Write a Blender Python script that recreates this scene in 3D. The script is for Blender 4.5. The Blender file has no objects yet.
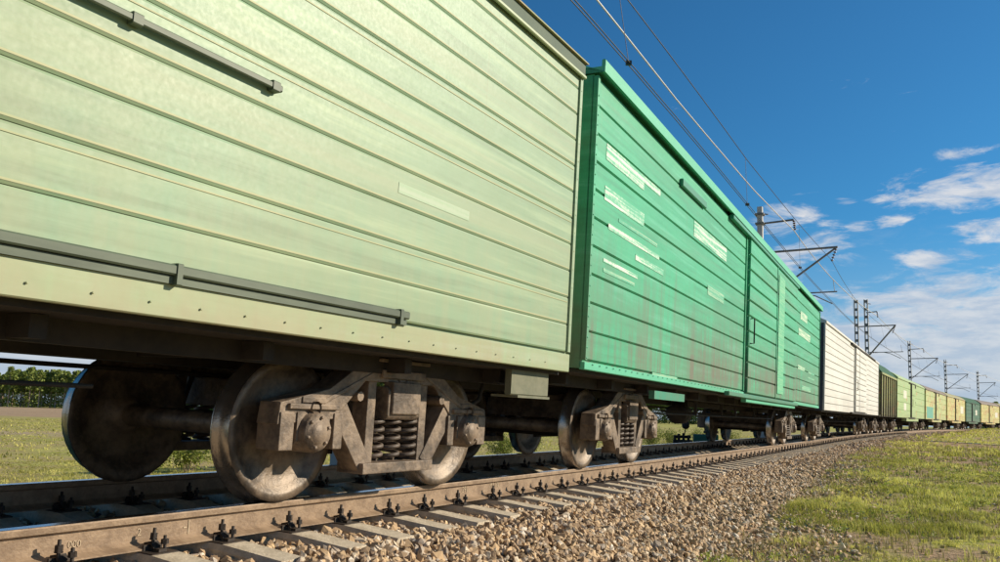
import bpy, math, random
import numpy as np
from mathutils import Vector, Matrix, noise
random.seed(7); rng = np.random.default_rng(7)
S = bpy.context.scene; col = S.collection
PI = math.pi; R = math.radians

# ---------------------------------------------------------------- camera, sky, sun, exposure
CAM_H = .5994; PITCH = .12162; ROLL = .02592
cp, sp = math.cos(PITCH), math.sin(PITCH)
fwd = Vector((0, cp, sp)); up0 = Vector((0, -sp, cp)); rt0 = Vector((1, 0, 0))
rt = rt0*math.cos(ROLL) + up0*math.sin(ROLL); up = up0*math.cos(ROLL) - rt0*math.sin(ROLL)
cd = bpy.data.cameras.new('camera'); cam = bpy.data.objects.new('camera', cd); col.objects.link(cam)
m3 = Matrix((rt, up, -fwd)).transposed()
cam.matrix_world = Matrix.Translation((0, 0, CAM_H)) @ m3.to_4x4()
cd.sensor_width = 36; cd.lens = .81817*36; cd.shift_y = .0345; cd.clip_end = 20000; cd.clip_start = .05
S.camera = cam
S.render.resolution_x = 1024; S.render.resolution_y = 575
S.view_settings.view_transform = 'Standard'; S.view_settings.look = 'None'
S.view_settings.exposure = 0.32; S.view_settings.gamma = 1
SUN_EL, SUN_AZ = R(25), R(82)          # azimuth clockwise from +Y
sd = bpy.data.lights.new('sun', 'SUN'); sd.energy = 5.0; sd.angle = R(.55); sd.color = (1, .87, .68)
so = bpy.data.objects.new('sun', sd); col.objects.link(so)
sdir = Vector((math.sin(SUN_AZ)*math.cos(SUN_EL), math.cos(SUN_AZ)*math.cos(SUN_EL), math.sin(SUN_EL)))
so.rotation_euler = sdir.to_track_quat('Z', 'Y').to_euler(); so.location = (30, 0, 40)

W = bpy.data.worlds.new('World'); S.world = W; W.use_nodes = True
class NT:
    """small node helper"""
    def __init__(s, nt): s.nt = nt; s.n = nt.nodes; s.l = nt.links
    def node(s, t, **k):
        n = s.n.new(t)
        for a, b in k.items(): setattr(n, a, b)
        return n
    def put(s, sock, v):
        if isinstance(v, bpy.types.NodeSocket): s.l.new(v, sock)
        else: sock.default_value = v
    def m(s, op, a, b=0, c=0, clamp=False):
        n = s.node('ShaderNodeMath', operation=op, use_clamp=clamp)
        for i, v in enumerate((a, b, c)): s.put(n.inputs[i], v)
        return n.outputs[0]
    def mix(s, f, a, b, mode='MIX'):
        n = s.node('ShaderNodeMix', data_type='RGBA', blend_type=mode)
        s.put(n.inputs[0], f)
        for i, v in ((6, a), (7, b)):
            if not isinstance(v, bpy.types.NodeSocket) and len(v) == 3: v = (*v, 1)
            s.put(n.inputs[i], v)
        return n.outputs[2]
    def ss(s, v, a, b):
        n = s.node('ShaderNodeMapRange', interpolation_type='SMOOTHSTEP')
        s.put(n.inputs[0], v); n.inputs[1].default_value = a; n.inputs[2].default_value = b
        return n.outputs[0]
    def noise(s, vec, scale, detail=4, rough=.55, dist=0):
        n = s.node('ShaderNodeTexNoise'); s.put(n.inputs['Vector'], vec)
        n.inputs['Scale'].default_value = scale; n.inputs['Detail'].default_value = detail
        n.inputs['Roughness'].default_value = rough; n.inputs['Distortion'].default_value = dist
        return n.outputs[0]
    def scale(s, vec, sc, loc=(0, 0, 0)):
        n = s.node('ShaderNodeMapping'); s.put(n.inputs[0], vec)
        n.inputs['Scale'].default_value = sc; n.inputs['Location'].default_value = loc
        return n.outputs[0]
    def sep(s, vec):
        n = s.node('ShaderNodeSeparateXYZ'); s.put(n.inputs[0], vec); return n.outputs
    def comb(s, x, y, z):
        n = s.node('ShaderNodeCombineXYZ')
        for i, v in enumerate((x, y, z)): s.put(n.inputs[i], v)
        return n.outputs[0]
def build_world():
    W.node_tree.nodes.clear(); t = NT(W.node_tree)
    sky = t.node('ShaderNodeTexSky', sky_type='NISHITA', sun_disc=False, sun_elevation=SUN_EL,
                 sun_rotation=SUN_AZ, altitude=200, air_density=1.0, dust_density=.6, ozone_density=2.2)
    hs = t.node('ShaderNodeMix', data_type='RGBA', blend_type='MULTIPLY'); hs.inputs[0].default_value = 1
    t.l.new(sky.outputs[0], hs.inputs[6]); hs.inputs[7].default_value = (.24, .73, 1.02, 1)
    tc = t.node('ShaderNodeTexCoord'); x, y, z = t.sep(tc.outputs['Generated'])
    az = t.m('ARCTAN2', x, y); el = t.m('ARCSINE', z)
    v = t.comb(t.m('MULTIPLY', az, 9), t.m('MULTIPLY', el, 30), 0)
    n1 = t.noise(v, 1.3, 8, .66, .5); n2 = t.noise(v, .35, 3, .5)
    # single clouds, (azimuth, elevation, half width, half height)
    blobs = [(.520, .250, .085, .022), (.555, .262, .06, .018), (.60, .247, .10, .02), (.495, .182, .045, .011), (.36, .205, .05, .046), (.325, .235, .03, .02),
             (.355, .132, .04, .014), (.555, .150, .09, .012), (.53, .290, .03, .008), (.42, .222, .018, .007),
             (.452, .225, .02, .008), (.405, .25, .014, .005), (.56, .205, .05, .014), (.38, .10, .05, .014)]
    best = None
    for a, e, sa, se in blobs:
        da = t.m('DIVIDE', t.m('SUBTRACT', az, a), sa); de = t.m('DIVIDE', t.m('SUBTRACT', el, e), se)
        q = t.m('SUBTRACT', 1, t.m('ADD', t.m('MULTIPLY', da, da), t.m('MULTIPLY', de, de)))
        best = q if best is None else t.m('MAXIMUM', best, q)
    best = t.m('MAXIMUM', best, -1.5)
    f1 = t.ss(t.m('ADD', best, t.m('MULTIPLY', t.m('SUBTRACT', n1, .5), 8.5)), -.2, 1.7)
    # a low veil of cloud near the horizon, thinning upwards
    low = t.m('SUBTRACT', 1, t.ss(el, .05, .20))
    f2 = t.m('MULTIPLY', t.ss(t.m('ADD', t.m('ADD', n1, t.m('MULTIPLY', n2, .9)), t.m('MULTIPLY', low, .50)), .94, 1.20), .85)
    f2 = t.m('MULTIPLY', f2, t.ss(el, .26, .14))
    f2 = t.m('MULTIPLY', f2, t.m('SUBTRACT', 1, t.ss(el, .15, .25)))
    f = t.m('MAXIMUM', t.m('MULTIPLY', f1, .86), f2)
    f = t.m('MULTIPLY', f, t.ss(el, -.02, .02))
    tone = t.noise(v, 2.3, 5, .6)
    cc = t.mix(t.ss(tone, .35, .65), (4.6, 5.3, 6.4), (7.6, 7.5, 7.5))
    out = t.mix(f, hs.outputs[2], cc)
    # thin milky air low down
    out = t.mix(t.m('MULTIPLY', t.m('SUBTRACT', 1, t.ss(el, 0.0, .24)), .55), out, (4.3, 5.1, 6.3))
    bg = t.node('ShaderNodeBackground'); t.put(bg.inputs[0], out); bg.inputs[1].default_value = .085
    o = t.node('ShaderNodeOutputWorld'); t.l.new(bg.outputs[0], o.inputs[0])
build_world()

# ---------------------------------------------------------------- the line the track follows
KS = [-40, 6, 14, 22, 35, 60, 90, 130, 400]
KV = [-.0021, -.00267, -.00286, .00036, .00277, .00114, .00114, .00203, .00203]
ds = .1; TS = np.arange(-40, 330, ds)
_ph = np.cumsum(np.interp(TS, KS, KV))*ds; _ph = _ph - np.interp(0, TS, _ph) + .52233
_x = np.cumsum(np.sin(_ph))*ds; _y = np.cumsum(np.cos(_ph))*ds
TX = _x - np.interp(0, TS, _x) - 4.8078*math.cos(.52233); TY = _y - np.interp(0, TS, _y) + 4.8078*math.sin(.52233)
TP = _ph; CA = .0587/1.6
ZK = [-40, 32, 60, 95, 150, 400]; ZV = [0, 0, .14, .30, .42, .42]
def T0(s): return (np.interp(s, TS, TX), np.interp(s, TS, TY), np.interp(s, TS, TP), np.interp(s, ZK, ZV))
def TR(s, lat, z, cant=True):
    """point beside the track: s along it, lat to the right of its centre, z above the near rail's top"""
    x, y, ph, zr = T0(s); c = CA if cant else 0
    L = lat + z*c; Z = z - (lat-.8)*c + zr
    return np.stack(np.broadcast_arrays(x + L*np.cos(ph), y - L*np.sin(ph), Z), -1)
def ground_edge(s): return np.interp(s, [0, 8, 16, 25, 40, 70, 150], [3.0, 2.9, 2.7, 2.45, 2.3, 1.9, 1.9])
def right_level(s): return np.interp(s, [0, 8, 20, 50, 95, 150, 400], [-.72, -.70, -.47, -.28, -.10, .10, .3])
VN = {}
def vnoise(x, y, f, seed=0):
    """value noise, vectorised"""
    if seed not in VN: VN[seed] = np.random.default_rng(seed+100).random((256, 256))
    g = VN[seed]; X = x*f; Y = y*f; i = np.floor(X).astype(int); j = np.floor(Y).astype(int)
    u = X-i; v = Y-j; u = u*u*(3-2*u); v = v*v*(3-2*v)
    a = g[i % 256, j % 256]; b = g[(i+1) % 256, j % 256]; c = g[i % 256, (j+1) % 256]; d = g[(i+1) % 256, (j+1) % 256]
    return (a*(1-u)+b*u)*(1-v) + (c*(1-u)+d*u)*v
def fbm(x, y, f, seed=0):
    return (vnoise(x, y, f, seed)+.5*vnoise(x, y, f*2.1, seed+1)+.25*vnoise(x, y, f*4.3, seed+2))/1.75
PTS = np.arange(0, len(TS), 5)
def nearest(x, y):
    """track coordinates (s, lat) of points, in chunks"""
    x = np.asarray(x, float).ravel(); y = np.asarray(y, float).ravel(); so_ = np.empty(len(x)); lo = np.empty(len(x))
    px, py, pph, ps = TX[PTS], TY[PTS], TP[PTS], TS[PTS]
    for a in range(0, len(x), 4000):
        xx = x[a:a+4000, None]; yy = y[a:a+4000, None]
        i = np.argmin((xx-px)**2 + (yy-py)**2, 1)
        dx = x[a:a+4000]-px[i]; dy = y[a:a+4000]-py[i]
        so_[a:a+4000] = ps[i] + dx*np.sin(pph[i]) + dy*np.cos(pph[i])
        lo[a:a+4000] = dx*np.cos(pph[i]) - dy*np.sin(pph[i])
    return so_, lo
def sstep(v, a, b):
    t = np.clip((v-a)/(b-a), 0, 1); return t*t*(3-2*t)
PUDDLE = (25.0, 45.5)
def gz(x, y, full=False):
    x = np.asarray(x, float); y = np.asarray(y, float); sh = x.shape
    s, l = nearest(x, y); xf = x.ravel(); yf = y.ravel()
    zr = right_level(s); e = ground_edge(s); zt = np.interp(s, ZK, ZV)
    dist = np.hypot(xf, yf)
    right = zr + .16*(fbm(xf, yf, .22, 3)-.5)*sstep(l, e, e+2.5) + .05*(fbm(xf, yf, 1.4, 6)-.5)
    right += sstep(dist, 75, 190)*.75
    pd = np.sqrt(((xf-PUDDLE[0])/2.0)**2+((yf-PUDDLE[1])/7.5)**2); pk = 1-sstep(pd, .6, 1.15); right = right*(1-pk) + (-.215)*pk
    left = -1.15 + .10*(fbm(xf, yf, .2, 9)-.5) + .05*(fbm(xf, yf, 1.2, 12)-.5)
    under = -.62 + zt
    b_r = sstep(l, e-1.3, e+.1); b_l = sstep(-l, 2.4, 5.2)
    z = under*(1-b_r)*(1-b_l) + right*b_r + left*b_l
    z = np.where(np.abs(xf) > 1e5, 0, z)
    return (z.reshape(sh), s.reshape(sh), l.reshape(sh)) if full else z.reshape(sh)

# ---------------------------------------------------------------- mesh and object helpers
def link(name, me, mat=None, parent=None):
    o = bpy.data.objects.new(name, me); col.objects.link(o)
    if mat is not None and me is not None and len(me.materials) == 0:
        for q in (mat if isinstance(mat, (list, tuple)) else [mat]): me.materials.append(q)
    if parent: o.parent = parent
    return o
def tag(o, label=None, cat=None, group=None, kind=None):
    for k, v in (('label', label), ('category', cat), ('group', group), ('kind', kind)):
        if v: o[k] = v
    return o
def empty(name, mat=None):
    o = bpy.data.objects.new(name, None); o.empty_display_size = .3; col.objects.link(o)
    if mat is not None: o.matrix_world = mat
    return o
class MB:
    def __init__(s): s.v = []; s.f = []; s.sm = []
    def add(s, vs, fs, smooth=False):
        b = len(s.v); s.v += [tuple(p) for p in vs]; s.f += [tuple(b+i for i in f) for f in fs]; s.sm += [smooth]*len(fs)
        return s
    def box(s, x0, x1, y0, y1, z0, z1, b=0):
        if b <= 0:
            vs = [(x, y, z) for x in (x0, x1) for y in (y0, y1) for z in (z0, z1)]
            return s.add(vs, [(0,1,3,2),(4,6,7,5),(0,4,5,1),(2,3,7,6),(0,2,6,4),(1,5,7,3)])
        # chamfered along the x axis
        pr = [(y0+b,z0),(y1-b,z0),(y1,z0+b),(y1,z1-b),(y1-b,z1),(y0+b,z1),(y0,z1-b),(y0,z0+b)]
        return s.sweepx(pr, x0, x1)
    def sweepx(s, prof, x0, x1):
        n = len(prof); vs = [(x0, *p) for p in prof]+[(x1, *p) for p in prof]
        fs = [(i, (i+1) % n, n+(i+1) % n, n+i) for i in range(n)] + [tuple(range(n-1, -1, -1)), tuple(range(n, 2*n))]
        return s.add(vs, fs)
    def prism(s, poly, y0, y1):
        """polygon in x,z pulled along y"""
        n = len(poly); vs = [(p[0], y0, p[1]) for p in poly]+[(p[0], y1, p[1]) for p in poly]
        fs = [(i, (i+1) % n, n+(i+1) % n, n+i) for i in range(n)] + [tuple(range(n-1, -1, -1)), tuple(range(n, 2*n))]
        return s.add(vs, fs)
    def beam(s, a, b, w, h, upv=(0, 0, 1)):
        a = Vector(a); b = Vector(b); d = (b-a).normalized(); u = Vector(upv)
        if abs(d.dot(u)) > .97: u = Vector((1, 0, 0))
        r = d.cross(u).normalized(); u = r.cross(d)
        vs = [p + r*i*w/2 + u*j*h/2 for p in (a, b) for i, j in ((-1,-1),(1,-1),(1,1),(-1,1))]
        return s.add(vs, [(3,2,1,0),(4,5,6,7),(0,1,5,4),(1,2,6,5),(2,3,7,6),(3,0,4,7)])
    def tube(s, pts, r, n=6, cap=True):
        pts = [Vector(p) for p in pts]; vs = []; m = len(pts)
        rr = r if isinstance(r, (list, tuple)) else [r]*m
        ref = None
        for i, p in enumerate(pts):
            d = (pts[min(i+1, m-1)]-pts[max(i-1, 0)]).normalized()
            if ref is None: ref = Vector((0, 0, 1)) if abs(d.z) < .9 else Vector((1, 0, 0))
            a = d.cross(ref).normalized(); b = a.cross(d); ref = b if abs(b.dot(d)) < .9 else ref
            vs += [p + (a*math.cos(2*PI*k/n) + b*math.sin(2*PI*k/n))*rr[i] for k in range(n)]
        fs = [(i*n+k, i*n+(k+1) % n, (i+1)*n+(k+1) % n, (i+1)*n+k) for i in range(m-1) for k in range(n)]
        s.add(vs, fs, True)
        if cap: s.add([vs[k] for k in range(n)], [tuple(range(n-1, -1, -1))]); s.add([vs[(m-1)*n+k] for k in range(n)], [tuple(range(n))])
        return s
    def lathe(s, prof, c=(0, 0, 0), n=24, axis='y', smooth=True):
        """prof: (distance along axis, radius)"""
        vs = []
        for a, r in prof:
            for k in range(n):
                q = (r*math.cos(2*PI*k/n), r*math.sin(2*PI*k/n))
                p = {'y': (q[0], a, q[1]), 'x': (a, q[0], q[1]), 'z': (q[0], q[1], a)}[axis]
                vs.append((p[0]+c[0], p[1]+c[1], p[2]+c[2]))
        m = len(prof)
        fs = [(i*n+k, i*n+(k+1) % n, (i+1)*n+(k+1) % n, (i+1)*n+k) for i in range(m-1) for k in range(n)]
        return s.add(vs, fs, smooth)
    def mesh(s, name):
        me = bpy.data.meshes.new(name); me.from_pydata(s.v, [], s.f); me.update()
        me.polygons.foreach_set('use_smooth', s.sm)
        import bmesh
        bm = bmesh.new(); bm.from_mesh(me); bmesh.ops.recalc_face_normals(bm, faces=bm.faces); bm.to_mesh(me); bm.free()
        return me
    def build(s, name, mat, parent=None): return link(name, s.mesh(name), mat, parent)
def np_mesh(name, v, f, attr=None, smooth=False):
    """v (n,3), f (m,k) with constant k; attr: dict name -> float per vertex"""
    me = bpy.data.meshes.new(name); k = f.shape[1]
    me.vertices.add(len(v)); me.vertices.foreach_set('co', np.asarray(v, np.float32).ravel())
    me.loops.add(f.size); me.loops.foreach_set('vertex_index', f.ravel().astype(np.int32))
    me.polygons.add(len(f)); me.polygons.foreach_set('loop_start', np.arange(0, f.size, k, dtype=np.int32))
    me.polygons.foreach_set('loop_total', np.full(len(f), k, np.int32))
    me.polygons.foreach_set('use_smooth', np.full(len(f), smooth))
    me.update(calc_edges=True)
    for a, d in (attr or {}).items():
        at = me.attributes.new(a, 'FLOAT', 'POINT'); at.data.foreach_set('value', np.asarray(d, np.float32))
    return me

# ---------------------------------------------------------------- materials
def newmat(name):
    m = bpy.data.materials.new(name); m.use_nodes = True; t = NT(m.node_tree)
    return m, t, t.n['Principled BSDF']
def bump(t, b, h, strength=.3, dist=.01):
    n = t.node('ShaderNodeBump'); n.inputs['Strength'].default_value = strength; n.inputs['Distance'].default_value = dist
    t.put(n.inputs['Height'], h); t.l.new(n.outputs[0], b.inputs['Normal'])
def plain(name, c1, c2, rough=.7, scale=6, metal=0, bmp=.2, stretch=(1, 1, 1), bd=.01):
    m, t, b = newmat(name); tc = t.node('ShaderNodeTexCoord').outputs['Object']
    v = t.scale(tc, stretch); n = t.noise(v, scale, 6, .6); n2 = t.noise(v, scale*5.3, 3, .6)
    f = t.ss(t.m('ADD', t.m('MULTIPLY', n, .7), t.m('MULTIPLY', n2, .3)), .36, .64)
    t.put(b.inputs['Base Color'], t.mix(f, c1, c2)); b.inputs['Roughness'].default_value = rough
    b.inputs['Metallic'].default_value = metal
    if bmp: bump(t, b, n2, bmp, bd)
    return m
def paint(name, c, c2, dirt=(.16, .11, .07), amount=.5, rust=.0, rough=.5, low=1.0, high=1.9, streak=1.0, bleach=None):
    """weathered wagon paint: object x along, z up"""
    m, t, b = newmat(name); tc = t.node('ShaderNodeTexCoord').outputs['Object']
    x, y, z = t.sep(tc)
    big = t.noise(t.scale(tc, (.35, 1, .9)), 1.1, 5, .6, .4)
    lon = t.noise(t.scale(tc, (.28, 1, 7)), 1.6, 5, .65)            # wiped and rain-worn bands along the boards
    ver = t.noise(t.scale(tc, (5, 1, .35)), 1.5, 4, .6)             # runs
    fine = t.noise(tc, 38, 3, .6)
    band = t.noise(t.scale(tc, (.10, 1, 2.3), (3.1, 0, 1.7)), 1.3, 6, .62, .2)   # long wiped smears of dust
    run = t.noise(t.scale(tc, (11, 1, .22)), 1.2, 3, .5)
    col_ = t.mix(t.ss(big, .35, .66), c, c2)
    col_ = t.mix(t.m('MULTIPLY', t.ss(lon, .50, .72), .35*streak), col_, bleach or tuple(min(1, k*1.35+.05) for k in c))
    col_ = t.mix(t.m('MULTIPLY', t.ss(lon, .50, .30), .30*streak), col_, tuple(k*.72 for k in c2))
    g = t.m('MULTIPLY', t.m('SUBTRACT', 1, t.ss(z, low, high)), amount)
    g = t.m('MULTIPLY', g, t.ss(t.m('ADD', ver, t.m('MULTIPLY', big, .6)), .5, 1.0))
    g = t.m('ADD', g, t.m('MULTIPLY', t.ss(ver, .60, .85), amount*.4))
    col_ = t.mix(t.m('MINIMUM', g, 1), col_, dirt)
    col_ = t.mix(t.m('MULTIPLY', t.ss(band, .50, .68), .42*min(streak, 2)), col_, tuple(.55*a+.45*b_ for a, b_ in zip(c, dirt)))
    col_ = t.mix(t.m('MULTIPLY', t.ss(run, .66, .80), .45*min(1, streak)), col_, tuple(.45*a+.55*b_ for a, b_ in zip(c, (.22, .12, .06))))
    if rust:
        rn = t.noise(t.scale(tc, (.7, 1, 1.1)), 1.7, 8, .68)
        col_ = t.mix(t.m('MULTIPLY', t.ss(rn, .66-.16*rust, .72-.12*rust), .8), col_, (.47, .25, .11))
    t.put(b.inputs['Base Color'], col_)
    t.put(b.inputs['Roughness'], t.m('ADD', rough-.08, t.m('MULTIPLY', fine, .2)))
    bump(t, b, t.m('ADD', t.m('MULTIPLY', t.noise(tc, 2.2, 3), 1.0), t.m('MULTIPLY', fine, .03)), .22, .03)
    return m
M = {}
M['lime'] = paint('pale_lime_paint', (.225, .355, .22), (.215, .325, .19), amount=.34, dirt=(.36, .34, .20), low=1.1, high=2.9, streak=2.2, bleach=(.33, .44, .26))
M['lime_door'] = paint('door_lime_paint', (.29, .43, .27), (.31, .39, .21), amount=.3, dirt=(.42, .36, .2), low=1.0, high=2.4)
M['olive'] = plain('olive_grey_plate', (.12, .13, .08), (.17, .17, .11), .7, 4)
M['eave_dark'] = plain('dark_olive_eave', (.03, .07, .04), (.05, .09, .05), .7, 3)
M['sill'] = paint('pale_sill_paint', (.27, .38, .21), (.32, .37, .21), amount=.4, dirt=(.36, .25, .16), low=1.0, high=1.4, bleach=(.42, .50, .38))
M['green'] = paint('emerald_paint', (.045, .40, .205), (.04, .34, .175), amount=1.0, dirt=(.15, .15, .10), low=1.05, high=3.0, streak=1.8, bleach=(.13, .50, .32))
M['green_trim'] = paint('bright_green_trim', (.10, .47, .29), (.08, .42, .25), amount=.1, streak=.4)
M['green_dark'] = paint('deep_green_paint', (.03, .26, .16), (.035, .24, .14), amount=.35)
M['white'] = paint('chalky_white_paint', (.66, .66, .61), (.59, .59, .55), amount=.30, dirt=(.34, .28, .22), low=1.0, high=2.2, rough=.6, bleach=(.66, .65, .58))
M['navy'] = plain('dark_blue_grey_paint', (.035, .05, .08), (.06, .07, .10), .6, 3)
M['yellow'] = paint('yellow_green_paint', (.33, .35, .12), (.24, .27, .10), amount=.95, rust=.5, dirt=(.10, .08, .06), low=1.0, high=2.6)
M['darkroof'] = plain('dark_green_roof', (.015, .085, .045), (.02, .10, .055), .95, 3)
M['mint'] = paint('dull_mint_paint', (.33, .46, .20), (.36, .48, .23), amount=.35, rust=.5, dirt=(.2, .15, .08))
M['pistachio'] = paint('pistachio_paint', (.46, .52, .22), (.40, .48, .22), amount=.3, rust=1.0, dirt=(.25, .16, .1))
M['ochre'] = paint('ochre_green_paint', (.55, .52, .19), (.48, .49, .20), amount=.3, rust=1.15, dirt=(.3, .17, .1))
M['bottle'] = paint('bottle_green_paint', (.035, .12, .07), (.045, .14, .08), amount=.3)
M['brownroof'] = plain('brown_roof', (.16, .12, .09), (.22, .16, .12), .7, 2)
M['mintroof'] = plain('faded_green_roof', (.26, .30, .13), (.34, .24, .12), .7, 1.2)
M['teal'] = plain('teal_patch', (.10, .36, .28), (.12, .33, .25), .6, 3)
M['frame'] = plain('shade_dark_underframe', (.018, .015, .013), (.035, .028, .022), .8, 4)  # dark iron, with the shade beneath the wagon bodies put into its colour
M['bogie'] = plain('dusty_brown_iron', (.075, .056, .042), (.26, .195, .14), .6, 4.0, .1, .7)
M['wheel'] = plain('brown_wheel_iron', (.055, .042, .032), (.20, .15, .105), .5, 4.5, .2, .5)
M['tread'] = plain('polished_tread', (.32, .29, .26), (.42, .38, .34), .25, 12, .9, .1)
M['spring'] = plain('spring_iron', (.06, .045, .035), (.11, .08, .06), .6, 9)
M['rail'] = plain('brown_rail_web', (.20, .135, .085), (.32, .225, .145), .6, 10, .1, .35, (.25, 1, 1))
M['rust_spot'] = plain('rail_foot_rust', (.20, .11, .055), (.27, .16, .085), .8, 14)
M['railtop'] = plain('polished_rail_head', (.40, .42, .46), (.50, .52, .56), .16, 30, 1, .05, (.1, 1, 1))
M['fast'] = plain('oily_fastening_iron', (.022, .017, .014), (.045, .032, .024), .6, 30, .2)
M['nut'] = plain('worn_nut_iron', (.07, .055, .042), (.12, .09, .07), .5, 30, .3)
M['conc'] = plain('dusty_concrete', (.43, .36, .26), (.60, .51, .38), .9, 9, 0, .5)
M['steel'] = plain('galvanised_steel', (.44, .44, .43), (.56, .55, .53), .55, 6, .3)
M['steeldk'] = plain('dark_bracket_steel', (.15, .145, .14), (.23, .22, .20), .6, 5, .3)
M['mastc'] = plain('pale_mast_concrete', (.42, .41, .39), (.54, .52, .48), .85, 4)
M['wire'] = plain('weathered_copper_wire', (.05, .045, .04), (.09, .08, .07), .5, 4, .5)
M['feeder'] = plain('bright_aluminium_wire', (.62, .58, .54), (.74, .70, .66), .45, 4, .3)
M['insul'] = plain('brown_porcelain', (.10, .05, .035), (.14, .07, .05), .3, 4)
M['chalk'] = plain('chalk_mark', (.42, .32, .21), (.58, .47, .33), .95, 40)
M['box_green'] = plain('green_switch_box', (.02, .12, .09), (.03, .16, .12), .6, 6)
def stencil(name, c, base):
    m, t, b = newmat(name); tc = t.node('ShaderNodeTexCoord').outputs['Object']
    lo = t.noise(t.scale(tc, (.35, 1, 14)), 2.6, 5, .65); f = t.noise(tc, 20, 4, .7)
    k = t.ss(t.m('ADD', t.m('MULTIPLY', lo, .72), t.m('MULTIPLY', f, .28)), .42, .60)
    t.put(b.inputs['Base Color'], t.mix(k, base, c)); b.inputs['Roughness'].default_value = .55
    return m
M['mark'] = stencil('worn_white_stencil', (.70, .76, .64), (.10, .44, .26))
M['mark_faint'] = stencil('faint_stencil', (.32, .52, .34), (.06, .38, .22))
M['mark_lime'] = stencil('faint_pale_stencil', (.37, .46, .32), (.31, .43, .27))
M['mark_door'] = stencil('faint_yellow_stripe', (.20, .50, .28), (.08, .42, .22))
M['mark_cream'] = stencil('cream_stencil', (.62, .70, .52), (.16, .44, .26))
def stone_mat():
    m, t, b = newmat('ballast_stone_grain'); at = t.node('ShaderNodeAttribute', attribute_name='tone').outputs['Fac']
    oi = t.node('ShaderNodeObjectInfo').outputs['Random']
    tc = t.node('ShaderNodeTexCoord').outputs['Object']
    r = t.node('ShaderNodeValToRGB'); t.put(r.inputs[0], t.m('FRACT', t.m('ADD', at, oi))); e = r.color_ramp.elements
    e[0].position = 0; e[0].color = (.24, .16, .095, 1); e[1].position = 1; e[1].color = (.78, .70, .58, 1)
    for p, c in ((.2, (.38, .26, .15)), (.45, (.54, .37, .20)), (.65, (.64, .46, .26)), (.8, (.34, .29, .24)), (.93, (.66, .55, .40))):
        q = e.new(p); q.color = (*c, 1)
    n = t.noise(tc, 45, 4, .65)
    t.put(b.inputs['Base Color'], t.mix(t.m('MULTIPLY', t.ss(n, .35, .7), .5), r.outputs[0], (.42, .28, .17)))
    b.inputs['Roughness'].default_value = .85; bump(t, b, n, .5, .006)
    return m
M['stone'] = stone_mat()
def leaf_mat(name, a, b_, trans=.25):
    m, t, b = newmat(name); at = t.node('ShaderNodeAttribute', attribute_name='tone').outputs['Fac']
    c = t.mix(at, a, b_); t.put(b.inputs['Base Color'], c); b.inputs['Roughness'].default_value = .65
    b.inputs['Specular IOR Level'].default_value = .25
    tr = t.node('ShaderNodeBsdfTranslucent'); t.put(tr.inputs[0], t.mix(.3, c, (.5, .6, .05)))
    mx = t.node('ShaderNodeMixShader'); mx.inputs[0].default_value = trans
    t.l.new(b.outputs[0], mx.inputs[1]); t.l.new(tr.outputs[0], mx.inputs[2]); t.l.new(mx.outputs[0], t.n['Material Output'].inputs[0])
    return m
M['grass'] = leaf_mat('grass_blades', (.24, .22, .05), (.76, .70, .24), .42)
M['weed'] = leaf_mat('weed_leaves', (.11, .16, .035), (.46, .50, .13), .3)
M['dry'] = leaf_mat('dry_stalks', (.26, .20, .10), (.42, .34, .19), .2)
M['leaf'] = leaf_mat('bush_leaves', (.09, .13, .03), (.34, .37, .09))
M['pine'] = leaf_mat('pine_needles', (.10, .15, .03), (.34, .38, .10), .22)
M['bark'] = plain('pinkish_bark', (.34, .23, .17), (.55, .42, .33), .9, 2, 0, .4, (1, 1, .3))
def ground_mat():
    m, t, b = newmat('meadow_ground'); g = t.node('ShaderNodeNewGeometry').outputs['Position']
    dirt = t.node('ShaderNodeAttribute', attribute_name='dirt').outputs['Fac']
    x, y, z = t.sep(g)
    n = t.noise(g, .5, 6, .65); f = t.noise(g, 9, 5, .7); n3 = t.noise(t.scale(g, (.25, 1.6, 1)), .16, 4, .6)
    grass = t.mix(t.ss(n, .35, .65), (.34, .34, .08), (.52, .48, .15))
    grass = t.mix(t.ss(f, .45, .7), grass, (.20, .23, .05))
    grass = t.mix(t.m('MULTIPLY', t.ss(n3, .52, .66), .55), grass, (.46, .38, .18))
    dc = t.mix(t.ss(f, .35, .65), (.24, .155, .10), (.50, .33, .22))
    c = t.mix(dirt, grass, dc)
    # ploughed strip and cart track on the far left field
    lefty = t.m('LESS_THAN', t.m('SUBTRACT', x, t.m('MULTIPLY', y, -.12)), 0)
    wob = t.m('ADD', y, t.m('MULTIPLY', t.noise(g, .06, 3), 6))
    pl = t.m('MULTIPLY', lefty, t.m('MULTIPLY', t.ss(wob, 112, 116), t.m('SUBTRACT', 1, t.ss(wob, 345, 352))))
    rows = t.noise(t.scale(g, (.02, 1, 1)), .35, 4, .6)
    c = t.mix(pl, c, t.mix(t.ss(rows, .4, .6), (.36, .25, .155), (.44, .32, .20)))
    tr = t.m('MULTIPLY', lefty, t.m('MULTIPLY', t.ss(wob, 48.5, 50), t.m('SUBTRACT', 1, t.ss(wob, 53, 55))))
    c = t.mix(t.m('MULTIPLY', tr, t.ss(t.noise(g, .35, 4), .35, .55)), c, (.42, .33, .2))
    t.put(b.inputs['Base Color'], c); b.inputs['Roughness'].default_value = 1; b.inputs['Specular IOR Level'].default_value = .1
    bump(t, b, t.m('ADD', f, t.m('MULTIPLY', n, .6)), .8, .06)
    return m
M['ground'] = ground_mat()
M['bed'] = plain('gravel_bed', (.07, .05, .034), (.16, .11, .07), .95, 16, 0, 1, (1, 1, 1), .03)  # colour darkened to paint in the shade between the stones
M['water'] = plain('dark_puddle_water', (.012, .03, .032), (.02, .04, .04), .08, 1, 0, .02)

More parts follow.
